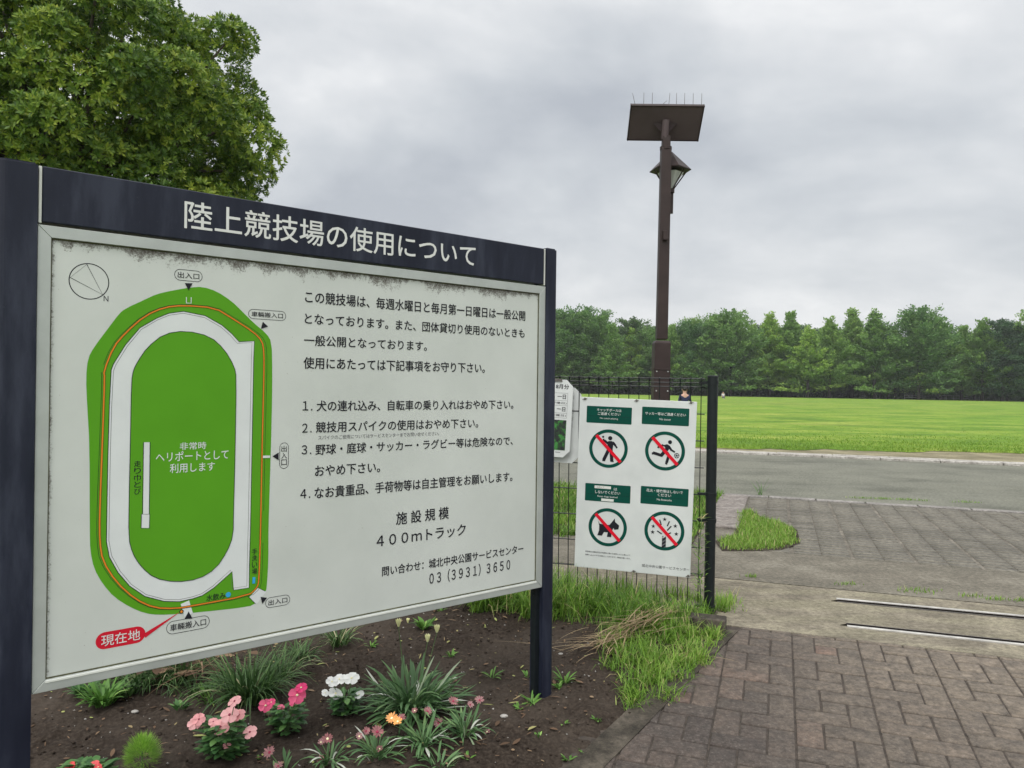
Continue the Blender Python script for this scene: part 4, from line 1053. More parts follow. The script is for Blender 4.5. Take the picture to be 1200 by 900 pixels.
# solar panel: high edge towards the viewer
yt_, yb_ = -.17, .17
lzd = lambda py, dy: EYE+(ray(780, py)[2]/ray(780, py)[1])*(LY+dy)
zt, zb_ = lzd(123.6, yt_), lzd(163.6, yb_)
cz_ = (zt+zb_)/2; ht = math.hypot(zt-zb_, yb_-yt_); tilt = math.atan2(zt-zb_, yt_-yb_)
pn = empty('solar_panel', (-.018, 0, cz_), 0, lp); pn.rotation_euler = (0, 0, R(-2))
ax = Vector((0, yt_-yb_, zt-zb_)).normalized(); nrm = Vector((1,0,0)).cross(ax)           # along the slope
Mx = Matrix(((1,0,0,0),(0,ax.y,nrm.y,0),(0,ax.z,nrm.z,0),(0,0,0,1)))
if (Mx @ Vector((0,0,1))).z < 0: Mx = Mx @ Matrix.Diagonal((1,1,-1,1))
PWd = .885
bm = bmesh.new(); bm_box(bm, Mx @ Vector((0,0,.0)), (PWd, 1, 1), rot=Mx.to_3x3().to_4x4() @ Matrix.Diagonal((1, ht, .028, 1))); bevel(bm, .004, 1)
pn2 = from_bm('panel_body', bm, M['solar_back'], pn)
bm = bmesh.new()
for s_ in (-1, 1):
    bm_box(bm, Mx @ Vector((s_*(PWd/2+.002), 0, 0)), (1,1,1), rot=Mx.to_3x3().to_4x4() @ Matrix.Diagonal((.012, ht+.02, .045, 1)))
    bm_box(bm, Mx @ Vector((0, s_*(ht/2+.002), 0)), (1,1,1), rot=Mx.to_3x3().to_4x4() @ Matrix.Diagonal((PWd+.02, .012, .045, 1)))
from_bm('panel_rim', bm, M['brown_paint'], pn)
M['cells'] = simple('solar_cells', (.01, .015, .05), .15, .2, 20)
bm = bmesh.new(); bm_box(bm, Mx @ Vector((0, 0, .018)), (1,1,1), rot=Mx.to_3x3().to_4x4() @ Matrix.Diagonal((PWd-.04, ht-.04, .006, 1))); from_bm('cell_face', bm, M['cells'], pn)
bm = bmesh.new()
for s_ in (-1, 1):
    a = Mx @ Vector((s_*.15, .01, -.03)); b = Mx @ Vector((0, .01, -.03)); c_ = Vector((0, 0, lz(161)-cz_))
    f = bm.faces.new([bm.verts.new(a), bm.verts.new(b), bm.verts.new(c_+Vector((0, 0, .02)))])
r_ = bmesh.ops.solidify(bm, geom=bm.faces[:], thickness=.02)
bm_tube(bm, (0,0,lz(163)-cz_), Mx @ Vector((0, .06, -.03)), .045, seg=12); from_bm('bracket', bm, M['solar_back'], pn)
for k, pxs in enumerate((741.5, 751.5, 761.5, 773, 781, 790, 799.5, 809.5, 819.5)):
    bm = bmesh.new(); x = (pxs-779.5)*pxm*.975; e = Mx @ Vector((x, ht/2, .01)); e2 = e+Vector((0, 0, .15))
    if k == 0: e2 = e+Vector((-.035, 0, .14))
    if k == 3: e2 = e+Vector((.06, 0, .055))
    if k == 4: e2 = e+Vector((.012, 0, .15))
    bm_tube(bm, e, e2, .0035, .0025, seg=6); bm_tube(bm, e-Vector((0,0,.01)), e+Vector((0,0,.01)), .008, seg=8); from_bm('bird_spike', bm, M['bolt'], pn)
# lantern behind the pole
lt = empty('lantern', (.105, .22, 0), R(12), lp)
LZ = lambda py: EYE+ (ray(785, py)[2]/ray(785, py)[1])*(LY+.22)
bm = bmesh.new(); bmesh.ops.create_cone(bm, cap_ends=False, segments=6, radius1=.265, radius2=.02, depth=LZ(178)-LZ(200), matrix=Matrix.Translation((0,0,(LZ(178)+LZ(200))/2)))
bmesh.ops.solidify(bm, geom=bm.faces[:], thickness=.006)
bmesh.ops.create_cone(bm, cap_ends=True, segments=6, radius1=.262, radius2=.262, depth=.012, matrix=Matrix.Translation((0,0,LZ(200)))); bm_tube(bm, (0,0,LZ(179)), (0,0,LZ(171)), .006, seg=8)
from_bm('lantern_roof', bm, M['brown_paint'], lt)
bm = bmesh.new()
for k in range(6):
    a = R(60*k); bm_tube(bm, (.21*math.cos(a), .21*math.sin(a), LZ(201)), (.045*math.cos(a), .045*math.sin(a), LZ(222)), .008, seg=8)
bm_tube(bm, (0,0,LZ(222)), (0,0,LZ(226)), .06, seg=12); bm_tube(bm, (.022,0,LZ(225)), (.022,0,LZ(250)), .027, seg=12); bm_tube(bm, (0,0,LZ(227)), (-.10,-.2,LZ(240)), .02, seg=8); bm_tube(bm, (0,0,LZ(246)), (-.10,-.2,LZ(246)), .014, seg=8)
from_bm('lantern_cage', bm, M['brown_paint'], lt)
bm = bmesh.new(); bmesh.ops.create_cone(bm, cap_ends=True, segments=6, radius1=.04, radius2=.17, depth=LZ(203)-LZ(221), matrix=Matrix.Translation((0,0,(LZ(203)+LZ(221))/2))); from_bm('glass', bm, M['glass'], lt)

# ------------------------------------------------------------------ flower bed soil
bx0, bx1, by0, by1 = -5.2, 1.55, 1.2, 6.2
NX, NY = 520, 400
X, Y = np.meshgrid(np.linspace(bx0, bx1, NX), np.linspace(by0, by1, NY), indexing='ij')
# distance inside: to border line and to the fence line
db = (X-(EA[0]+en[0]*W_))*en[0]+(Y-(EA[1]+en[1]*W_))*en[1]
df = -((X-FO[0])*fn_[0]+(Y-FO[1])*fn_[1])+.10
rise = np.clip(np.minimum(db, df)/.35, 0, 1)
Zs = gz(X, Y)+.028*rise+.030*(fbm(X*2.2, Y*2.2, 3)-.5)*rise+.026*(fbm(X*9, Y*9, 3)-.5)+.024*(fbm(X*30+5, Y*30, 3)-.5)+.012*(fbm(X*75, Y*75, 2)-.5)-.004
def soil_z(x, y):
    x = np.atleast_1d(np.asarray(x, float)); y = np.atleast_1d(np.asarray(y, float))
    i = np.clip(((x-bx0)/(bx1-bx0)*(NX-1)).astype(int), 0, NX-1); j = np.clip(((y-by0)/(by1-by0)*(NY-1)).astype(int), 0, NY-1)
    return Zs[i, j]
idx = np.arange(NX*NY).reshape(NX, NY); q = np.stack([idx[:-1,:-1], idx[1:,:-1], idx[1:,1:], idx[:-1,1:]], -1).reshape(-1, 4)
ok = ((db > -.03) & (df > 0))[:-1,:-1].reshape(-1)
q = q[ok]; used = np.unique(q); remap = -np.ones(NX*NY, int); remap[used] = np.arange(len(used))
tag(np_mesh('soil', np.column_stack([X.ravel(), Y.ravel(), Zs.ravel()])[used], remap[q], M['soil'], smooth=True), kind='structure')
def sg(px, py):
    p = ground(px, py); p[2] = soil_z(p[0], p[1])[0]; return p
# kerb block at the foot of the fence post
kb = ground(838, 742)
bm = bmesh.new(); bm_box(bm, (0, 0, -.01), (.22, .12, .12)); bevel(bm, .008, 2)
o = from_bm('kerb_block', bm, M['kerb_mossy'], loc=(kb[0]-.03, kb[1]+.06, .025)); o.rotation_euler.z = -ANG; tag(o, 'mossy concrete kerb block at the foot of the fence post', 'kerb block')
# crumbs and grit on the soil: uncountable
n = 4200; p = scatter([ground(-60, 905), ground(20, 790), ground(330, 700), ground(640, 690), ground(830, 740), ground(690, 905)], n)
n = len(p)
k = (p[:,0]-(EA[0]+en[0]*(W_-.06)))*en[0]+(p[:,1]-(EA[1]+en[1]*(W_-.06)))*en[1] > 0; p = p[k]; n = len(p)
sz = .0018+.010*RNG.random(n)**5
oc = np.array([[1,0,0],[0,1,0],[-1,0,0],[0,-1,0],[0,0,.8],[0,0,-.8]]); tri = np.array([[0,1,4],[1,2,4],[2,3,4],[3,0,4],[1,0,5],[2,1,5],[3,2,5],[0,3,5]])
Vc = oc[None]*(sz[:, None, None])*(.6+.8*RNG.random((n, 6, 1)))+np.column_stack([p, soil_z(p[:,0], p[:,1])+sz*.4])[:, None]
tag(np_mesh('soil_crumbs', Vc.reshape(-1,3), (tri[None]+(np.arange(n)*6)[:,None,None]).reshape(-1,3), M['soil'], nv=3), 'dark soil crumbs scattered over the flower bed', 'soil', kind='stuff')
n = 900; p = scatter([ground(20, 860), ground(60, 800), ground(330, 700), ground(640, 690), ground(760, 760), ground(640, 905), ground(40, 905)], n)
az = RNG.random(n)*6.28; b = np.column_stack([p, soil_z(p[:,0], p[:,1])+.006])
V, Q, T = ribbons(b, az, .012+.05*RNG.random(n)**2.5, .005+.018*RNG.random(n)**2, np.full(n, 1.3), 1.3+.6*RNG.random(n), 3, RNG.random(n), shape='leaf')
tag(np_mesh('leaf_litter', V, Q, M['dead_leaf'], tint=T), 'dry leaves and bits lying on the dark soil', 'leaf litter', kind='stuff')
n = 260; p = scatter([ground(30, 905), ground(60, 800), ground(620, 690), ground(740, 780), ground(640, 905)], n)
sz = .002+.005*RNG.random(n)**2
Vc = oc[None]*(sz[:, None, None])*(.6+.8*RNG.random((n, 6, 1)))+np.column_stack([p, soil_z(p[:,0], p[:,1])+sz*.4])[:, None]
tag(np_mesh('grit', Vc.reshape(-1,3), (tri[None]+(np.arange(n)*6)[:,None,None]).reshape(-1,3), M['stone'], nv=3), 'pale grit sprinkled on the soil', 'grit', kind='stuff')
def pebble(px, py, r, label):
    g = sg(px, py); bm = bmesh.new(); bmesh.ops.create_icosphere(bm, subdivisions=3, radius=r, matrix=Matrix.Diagonal((1.3, .9, .55, 1)))
    for v in bm.verts: v.co *= 1+.12*(random.random()-.5)
    bmesh.ops.smooth_vert(bm, verts=bm.verts[:], factor=.6)
    tag(from_bm('stone', bm, M['stone'], smooth=True, loc=(g[0], g[1], g[2]+r*.3)), label, 'stone')
pebble(590.5, 849, .015, 'pale oval stone on the soil near the right sign post'); pebble(657, 772, .011, 'grey stone beside the dry stalks behind the right post')
pebble(158, 838, .014, 'grey stone beneath the left plants under the sign')

# ------------------------------------------------------------------ grass along the fence
fp = lambda a, off: (PX+fd*a-fn_*off)
tall = [fp(-1.55, -.03), fp(-.03, -.03), fp(.02, .14), ground(815, 745), ground(705, 745), ground(655, 735), ground(560, 722), ground(552, 700)]
tall = [t_[:2] for t_ in tall]
def gtint(m, s): return lambda p: np.clip(fbm(p[:,0]*5, p[:,1]*5)*.6+m-.3+RNG.normal(0, s, len(p)), 0, .93)
zs_ = lambda x, y: soil_z(x, y)
patch_grass('tall_grass', tall, 9500, (.06, .36), (.004, .012), M['grass'], 'tall grass growing along the foot of the fence', zfun=zs_, tint=gtint(.46, .2), a1=(.5, 2.6), clump=60, dens=edge_fade(tall, .10), hfun=lambda x, y: np.clip(.52-((x-PX[0])*fd[0]+(y-PX[1])*fd[1]+.25)*.55, .42, 1))
low = [ground(*q)[:2] for q in ((700,752),(800,742),(838,745),(833,775),(800,800),(785,822),(752,836),(728,826),(715,790),(706,770))]
patch_grass('spreading_grass', low, 6500, (.03, .15), (.003, .009), M['grass'], 'bright low grass spilling over the bed border onto the bricks', zfun=lambda x, y: np.maximum(soil_z(x, y), gz(x, y)), tint=gtint(.62, .18), a1=(.6, 2.5), clump=75, dens=edge_fade(low, .13))
patch_grass('fence_fringe_grass', [fp(-1.6,-.05)[:2], fp(.25,-.05)[:2], fp(.20,-.42)[:2], fp(-1.6,-.35)[:2]], 2600, (.06,.26), (.003,.009), M['grass'], 'sunlit pale grass just behind the fence mesh', zfun=lambda x, y: x*0, tint=gtint(.75, .12), a1=(.4, 1.7), clump=60, hfun=lambda x, y: np.clip(.6-((x-PX[0])*fd[0]+(y-PX[1])*fd[1]+.3)*.5, .45, 1), dens=lambda x, y: np.clip(1.1-((x-PX[0])*fd[0]+(y-PX[1])*fd[1]+1.0)*.55, .1, 1))  # higher tint, so these blades are a paler green
tuft(848, 716, .03, 70, (.06, .17), 'light grass tuft at the right foot of the fence post', name='grass_tuft')
tuft(617, 716, .09, 90, (.04, .12), 'low grass tuft on the soil left of the right sign post', name='grass_tuft', tl=.55)
tuft(585, 712, .08, 110, (.05, .14), 'bushy low tuft under the right end of the sign', name='grass_tuft', tl=.4)
# pile of dry stalks
p0, p1 = sg(768, 742), sg(690, 775)
n = 150; a = RNG.random(n)**1.2
bs = np.array(p0)[None]*(1-a[:,None])+np.array(p1)[None]*a[:,None]+RNG.normal(0, .035, (n,3))*np.array([1,1,.3]); bs[:,2] = soil_z(bs[:,0], bs[:,1])+.04+.10*RNG.random(n)*(1-a)
az0 = math.atan2(p1[1]-p0[1], p1[0]-p0[0]); az = az0+RNG.normal(0, .38, n)+np.where(RNG.random(n) < .4, math.pi, 0)
V, Q, T = ribbons(bs, az, .12+.28*RNG.random(n), .004+.004*RNG.random(n), 1.2+.3*RNG.random(n), 1.5+.35*RNG.random(n), 5, RNG.random(n))
tag(np_mesh('dry_stalks', V, Q, M['straw'], tint=T), 'heap of dry brown stalks lying on the grass near the fence', 'dry stalks', kind='stuff')
for pa, L_, az, lab in (((660,772),.42,2.9,'long thin dry stem lying on the soil toward the sign post'), ((690,745),.40,4.1,'bent dry stem pointing down to the seedling'), ((836,774),.16,5.6,'curved pale grass stem lying on the brick paving'), ((600,722),.3,2.8,'thin straw on the soil under the sign end')):
    g = ground(*pa); zf = float(soil_z(g[0], g[1])[0]) if pa[0] < 800 else g[2]
    V, Q, T = ribbons(np.array([[0,0,.02]]), np.array([az]), np.array([L_]), np.array([.005]), np.array([1.4]), np.array([1.68]), 8, np.array([.8]))
    tag(np_mesh('dry_stem', V, Q, M['straw'], tint=T, loc=(g[0], g[1], zf)), lab, 'dry stem')

# ------------------------------------------------------------------ bed plants
def part_np(name, arr, mat, parent): return np_mesh(name, arr[0], arr[1], M[mat], parent, tint=arr[2])
def clump(px, py, n, L, wd, mat, name, label, cat='plant', a0=(.05,.6), a1=(.8,2.0), rad=.04, seg=6, shape='taper', tintf=None, top=None, group=None):
    g = sg(px, py); r = empty(name, g); tag(r, label, cat, group)
    az = RNG.random(n)*6.28; rr = rad*np.sqrt(RNG.random(n)); b = np.column_stack([rr*np.cos(az), rr*np.sin(az), np.zeros(n)])
    az = az+RNG.normal(0, .5, n)
    t = np.clip(RNG.beta(2,2.5,n), 0, .9) if tintf is None else tintf(n); t = np.where(RNG.random(n) < .035, 1.0, t)
    arr = ribbons(b, az, L[0]+(L[1]-L[0])*RNG.random(n), wd[0]+(wd[1]-wd[0])*RNG.random(n), a0[0]+(a0[1]-a0[0])*RNG.random(n), a1[0]+(a1[1]-a1[0])*RNG.random(n), seg, t, shape=shape, twist=RNG.normal(0, .45, n))
    part_np('foliage', arr, mat, r)
    return r, g
def flower_mesh(kind, mat, eye, r):
    bm = bmesh.new()
    if kind == 'vinca':
        for k in range(5):
            a = R(72*k); c = [bm.verts.new((0,0,.002))]
            for i, (u, v, z) in enumerate(((.12,-.10,.1),(.66,-.56,.10),(.98,-.46,.02),(1.08,-.05,-.02),(1.0,.36,.05),(.72,.50,.16),(.12,.10,.1))):
                c.append(bm.verts.new((r*(u*math.cos(a)-v*math.sin(a)), r*(u*math.sin(a)+v*math.cos(a)), r*z)))
            for i in range(1, 7): bm.faces.new((c[0], c[i], c[i+1]))
        r_ = bmesh.ops.create_cone(bm, cap_ends=True, segments=8, radius1=r*.16, radius2=r*.12, depth=r*.1, matrix=Matrix.Translation((0,0,r*.14)))
        for v in r_['verts']:
            for f in v.link_faces: f.material_index = 1
    elif kind == 'bud':
        for k in range(9):
            a = R(40*k); ca, sa = math.cos(a), math.sin(a)
            pts = [(.12,-.1,0),(.12,.1,0),(.42,.2,.9),(.5,0,1.25),(.42,-.2,.9)]
            bm.faces.new([bm.verts.new((r*(u*ca-v*sa), r*(u*sa+v*ca), r*z)) for u, v, z in pts])
    elif kind == 'daisy':
        for k in range(12):
            a = R(30*k)+random.uniform(-.1,.1); ca, sa = math.cos(a), math.sin(a); zt = random.uniform(.1,.9)
            pts = [(.1,-.08,0),(.1,.08,0),(.7,.17,.3*zt+.15),(1.0,0,zt*.6),(.7,-.17,.3*zt+.15)]
            bm.faces.new([bm.verts.new((r*(u*ca-v*sa), r*(u*sa+v*ca), r*z)) for u, v, z in pts])
        r_ = bmesh.ops.create_cone(bm, cap_ends=True, segments=8, radius1=r*.22, radius2=r*.18, depth=r*.12, matrix=Matrix.Translation((0,0,r*.12)))
        for v in r_['verts']:
            for f in v.link_faces: f.material_index = 1
    me = bpy.data.meshes.new('flower'); bm.to_mesh(me); bm.free(); me.materials.append(M[mat]); me.materials.append(M[eye]); return me
FM = {k: flower_mesh(*v) for k, v in {'pink': ('vinca','petal_pink','eye_dark',.027), 'magenta': ('vinca','petal_magenta','eye_pale',.027), 'white': ('vinca','petal_white','eye_pale',.024), 'red': ('vinca','petal_red','eye_pale',.020),
      'cream': ('bud','petal_cream','eye_pale',.030), 'orange': ('daisy','petal_orange','eye_pale',.030), 'dusk': ('daisy','petal_dusk','eye_dark',.024), 'ros': ('daisy','petal_dusk','eye_pale',.020)}.items()}
def put_flower(root, g, px, py, kind, dist_off=0.0, tilt=None, scale=1.0, stem_from=(0,0,.02)):
    """flower on its stem: placed on the plant's own vertical plane"""
    d = ray(px, py); k = (g[1]+dist_off)/d[1]; p = CAMPOS+d*k-np.array(g)
    o = bpy.data.objects.new('flower', FM[kind]); link(o, root); o.location = p
    tc_ = Vector((-p[0]-g[0], -p[1]-g[1], EYE-g[2]-p[2])).normalized()
    dirv = (tc_*.75+Vector((random.uniform(-.5,.5), random.uniform(-.3,.3), .75))).normalized() if tilt is None else Vector(tilt).normalized()
    o.rotation_mode = 'QUATERNION'; o.rotation_quaternion = dirv.to_track_quat('Z', 'Y') @ Matrix.Rotation(random.random()*6.28, 4, 'Z').to_quaternion(); o.scale = (scale, scale*random.uniform(.8, 1.0), scale)
    bm = bmesh.new(); a = Vector(stem_from); b = Vector(p); m = (a*.45+b*.55)+Vector((0,0,.01)); m.x = a.x*.3+b.x*.7; m.y = a.y*.3+b.y*.7
    bm_tube(bm, a, m, .0024, .002, 6); bm_tube(bm, m, b-dirv*.002, .002, .0018, 6); from_bm('stem', bm, M['stem'], root)
    return o
def vinca(px, py, w, h, n, label, flowers, mat='vleaf'):
    g = sg(px, py); r = empty('bedding_flower', g); tag(r, label, 'flowering plant')
    az = RNG.random(n)*6.28; zz = h*(.12+.85*RNG.random(n)); rr = w*.62*np.sqrt(RNG.random(n))*np.clip(1.25-np.abs(zz/h-.55)*1.0, .3, 1)
    b = np.column_stack([rr*np.cos(az), rr*np.sin(az), zz])
    part_np('foliage', ribbons(b, az+RNG.normal(0,.7,n), .040+.030*RNG.random(n), .021+.013*RNG.random(n), .9+.6*RNG.random(n), 1.3+.8*RNG.random(n), 4, RNG.beta(2,2.2,n), shape='leaf'), mat, r)
    bm = bmesh.new()
    for k in range(9):
        a = random.random()*6.28; q = random.uniform(.2,.6)*w; bm_tube(bm, (0,0,-.01), (q*math.cos(a), q*math.sin(a), h*random.uniform(.6,.9)), .004, .0025, 6)
    from_bm('stem', bm, M['stem'], r)
    for (fx, fy, kd, s) in flowers: put_flower(r, g, fx, fy, kd, random.uniform(-.04, .0), scale=s, stem_from=(0,0,h*.4))
    return r
vinca(262, 893, .115, .16, 210, 'salmon pink flowering plant low in front of the sign', [(228,848,'pink',1.1),(233,843,'pink',1.0),(258,852,'pink',1.45),(269,838,'pink',1.35),(275,822,'pink',1.1),(250,846,'pink',.8),(293,858,'pink',1.1),(280,838,'pink',1.1),(266,874,'pink',.7)])
vinca(336, 862, .085, .12, 105, 'magenta flowering plant between the pink and the white ones', [(311,827,'magenta',1.15),(348,815,'magenta',1.5),(353,806,'magenta',1.0),(329,829,'magenta',.6),(343,824,'magenta',.6),(318,823,'magenta',.7)])
vinca(405, 840, .065, .10, 120, 'white flowering plant in the middle of the soil', [(389,799,'white',1.2),(398,796,'white',1.3),(412,795,'white',1.5),(393,813,'white',1.5),(421,814,'white',1.0),(404,795,'white',1.0),(381,812,'white',.8)])
vinca(95, 925, .06, .08, 60, 'small red flowers at the lower left edge, farther left ones', [(82,898,'red',1.0),(77,900,'red',.8)])
vinca(113, 925, .05, .08, 60, 'small red flowers at the lower left, between the other reds and the lime plant', [(110,897,'red',1.1),(115,899,'red',.8)])
# lime feathery plant
g = sg(166, 915); r = empty('feathery_plant', g); tag(r, 'lime green feathery round plant at the lower left', 'plant')
n = 2600; ph = RNG.random(n)*6.28; th = np.arccos(1-1.5*RNG.random(n)); rad = .062*(.5+.5*RNG.random(n)); hh = .155
b = np.column_stack([rad*np.sin(th)*np.cos(ph), rad*np.sin(th)*np.sin(ph), .085+rad*np.cos(th)*1.25])
part_np('foliage', ribbons(b, ph, .016+.016*RNG.random(n), .0016+.001*RNG.random(n), th*.7, th*.7+.2, 2, RNG.random(n)), 'kochia', r)
bm = bmesh.new(); bm_tube(bm, (0,0,-.01), (0,0,.1), .005, .003); from_bm('stem', bm, M['stem'], r)
# tangle of brown dead leaves below the left part of the sign
n = 70; bs = sg(222, 800)+np.column_stack([RNG.normal(0,.16,n), RNG.normal(0,.10,n), .03+.06*RNG.random(n)])
arr = merge([ribbons(bs, RNG.random(n)*6.28, .10+.2*RNG.random(n), .004+.005*RNG.random(n), 1.0+.5*RNG.random(n), 1.4+.9*RNG.random(n), 5, RNG.random(n)*.8),
             ribbons(bs[:34]+RNG.normal(0,.03,(34,3)), RNG.random(34)*6.28, .06+.06*RNG.random(34), .03+.03*RNG.random(34), 1.0+.6*RNG.random(34), 1.6+.8*RNG.random(34), 4, RNG.random(34)*.75, shape='leaf')])
tag(np_mesh('dead_foliage', arr[0], arr[1], M['dead_leaf'], tint=arr[2]), 'tangle of brown dead leaves and stems under the left of the sign', 'dead leaves', kind='stuff')
# clumps under and before the sign
gt = lambda n: np.clip(RNG.normal(.5,.2,n), 0, .93)
r, g = clump(482, 838, 330, (.12,.29), (.013,.022), 'gaz', 'silvery_clump', 'big silvery green leaf clump with cream buds', a0=(.05,1.35), a1=(.8,2.3), rad=.085, tintf=gt, shape='spat')
for fx, fy in ((512,741),(501,752),(467,734)): put_flower(r, g, fx, fy, 'cream', .03, tilt=(0,-.1,1), scale=1.0)
r, g = clump(497, 742, 26, (.05,.10), (.02,.03), 'weed', 'small_leafy_plant', 'small pale leafy plant behind the silvery clump', rad=.02, shape='leaf')
put_flower(r, g, 478, 730, 'cream', 0, tilt=(0,-.1,1), scale=.8)
clump(292, 826, 300, (.16,.38), (.008,.015), 'strap', 'strap_leaf_clump', 'tall dark strap leaf clump under the sign behind the pink flowers', rad=.10, a1=(.5,2.9))
clump(330, 800, 90, (.12,.28), (.006,.011), 'strap', 'strap_leaf_clump', 'smaller strap leaf clump right of the tall dark one under the sign', rad=.06, a1=(.7,2.9))
clump(396, 762, 80, (.10,.24), (.007,.012), 'strap', 'strap_leaf_clump', 'yellowing strap leaf clump close below the sign middle', rad=.05, a1=(.9,2.4), tintf=lambda n: np.clip(RNG.normal(.6,.25,n),0,1))
clump(205, 800, 130, (.14,.30), (.006,.011), 'strap', 'strap_leaf_clump', 'shaded strap leaf clump right below the map on the sign', rad=.10, a1=(.5,2.9))
clump(240, 770, 100, (.12,.26), (.006,.011), 'strap', 'strap_leaf_clump', 'thin strap leaf clump deepest under the sign', rad=.10, a1=(.5,2.9))
clump(176, 806, 120, (.10,.24), (.008,.015), 'strap', 'strap_leaf_clump', 'drooping dark strap leaf clump between the left post and the brown tangle', rad=.12, a1=(.9,3.0))
clump(150, 796, 90, (.10,.22), (.008,.014), 'strap', 'strap_leaf_clump', 'dim strap leaf clump at the back, under the lower left of the sign', rad=.12, a1=(.9,3.0))
clump(252, 822, 60, (.05,.13), (.008,.014), 'weed', 'leafy_plant', 'low green leafy plant left of the tall dark clump behind the pink flowers', rad=.09, a1=(.9,2.6))
clump(226, 812, 90, (.06,.15), (.007,.013), 'strap', 'leafy_plant', 'grey green low leafy plant beneath the map pointer label', rad=.11, a1=(.9,2.8))
clump(352, 776, 70, (.07,.18), (.007,.012), 'strap', 'strap_leaf_clump', 'thin dim strap leaf clump between the tall dark one and the yellowing one', rad=.07, a1=(.9,2.8))
clump(120, 832, 110, (.06,.15), (.012,.022), 'weed', 'leafy_plant', 'low leafy green plant beside the left post', rad=.05, shape='leaf', tintf=lambda n: RNG.random(n)*.6)
clump(98, 822, 80, (.05,.11), (.010,.016), 'vleaf', 'leafy_plant', 'dark low leafy plant nearest the left post', rad=.03, shape='leaf')
clump(150, 820, 50, (.06,.12), (.012,.020), 'strap', 'leafy_plant', 'grey green leafy plant between the left plants under the sign', rad=.04, shape='leaf')
clump(212, 838, 24, (.03,.06), (.012,.018), 'vleaf', 'leafy_plant', 'tiny dark seedling cluster under the left plants', rad=.03, shape='leaf')
def gazania(px, py, n, label, fl, L=(.07,.16), mat='gaz', rad=.035):
    r, g = clump(px, py, n, L, (.009,.017), mat, 'daisy_plant', label, 'flowering plant', a0=(.1,1.2), a1=(.7,2.6), rad=rad, tintf=gt, shape='spat')
    for fx, fy, kd, s in fl: put_flower(r, g, fx, fy, kd, random.uniform(-.03,.02), scale=s)
gazania(495, 882, 75, 'orange daisy plant in the front row of the bed', [(459,842,'orange',1.0),(466,846,'orange',.8),(486,833,'ros',.8),(471,841,'dusk',.9)], (.08,.18))
gazania(545, 868, 55, 'daisy plant with wilted pink heads, rightmost in the bed', [(514,847,'dusk',1.1),(531,822,'dusk',1.1),(551,826,'dusk',.8),(562,821,'dusk',1.0),(501,834,'dusk',1.0),(571,858,'ros',1.0)], (.07,.16))
gazania(440, 895, 50, 'daisy plant with dusky heads left of the orange one', [(429,857,'dusk',.9),(442,858,'dusk',1.3),(421,863,'ros',.9),(445,878,'ros',.9)], (.08,.17))
gazania(385, 900, 36, 'low daisy plant with two wilted heads at the bottom edge', [(384,866,'ros',1.3),(376,870,'ros',.9),(376,890,'dusk',.9)], (.06,.14))
gazania(330, 912, 14, 'sparse daisy plant with brown heads at the bottom edge', [(316,882,'dusk',1.2),(326,898,'dusk',.9)], (.05,.10))
gazania(515, 905, 30, 'leafy daisy plant without flowers at the bottom edge', [], (.06,.12))
for px, py, n, L_, lab in ((624,832,14,(.04,.09),'arching seedling at the foot of the right sign post'), (609,838,8,(.03,.06),'small round leaf seedling left of the right post foot'), (662,806,22,(.04,.10),'leafy weed on the soil right of the right sign post'), (655,812,12,(.03,.06),'low weed left part of the leafy weed by the post'),
        (666,890,12,(.02,.045),'light green seedling at the bottom of the bed'), (660,852,8,(.02,.04),'tiny sprout on the bare soil below the leafy weed'), (577,800,10,(.04,.09),'thin weed on the bare soil left of the post'), (529,775,9,(.03,.07),'tiny weed right of the silvery clump'), (435,762,12,(.03,.06),'small rosette weed left of the silvery clump'),
        (548,893,8,(.02,.04),'sprout at the bottom edge of the bed'), (632,866,7,(.02,.05),'sprout below the right sign post'), (618,800,8,(.03,.06),'seedling tucked against the left side of the right post'), (700,846,9,(.02,.04),'sprout near the concrete border'), (685,880,7,(.02,.04),'narrow sprout near the bottom of the border'), (516,718,14,(.04,.08),'low weed close under the sign right of the pale plant'), (305,893,6,(.02,.035),'two leaf sprout between the pink and magenta plants')):
    clump(px, py, n, L_, (.008,.015), 'weed', 'seedling', lab, 'seedling', rad=.012, a0=(.3,.9), a1=(1.0,1.9), shape='leaf', group='seedlings in the flower bed')
# weed climbing at the fence post
g = np.array([PX[0]-.06, PX[1]-.05, 0.0]); r = empty('climbing_weed', g); tag(r, 'leafy weed climbing beside the fence post', 'weed')
n = 120; zz = .12+.55*RNG.random(n); b = np.column_stack([.02*RNG.normal(0,1,n)-.02, .02*RNG.normal(0,1,n), zz]); part_np('foliage', ribbons(b, RNG.random(n)*6.28, .03+.05*RNG.random(n), .006+.006*RNG.random(n), .5+.6*RNG.random(n), 1.2+.8*RNG.random(n), 4, np.clip(RNG.normal(.55,.25,n),0,1), shape='leaf'), 'grass', r)
bm = bmesh.new(); bm_tube(bm, (0,0,0), (-.03,0,.35), .004, .003); bm_tube(bm, (-.03,0,.35), (-.01,0,.68), .003, .002); from_bm('stem', bm, M['stem'], r)

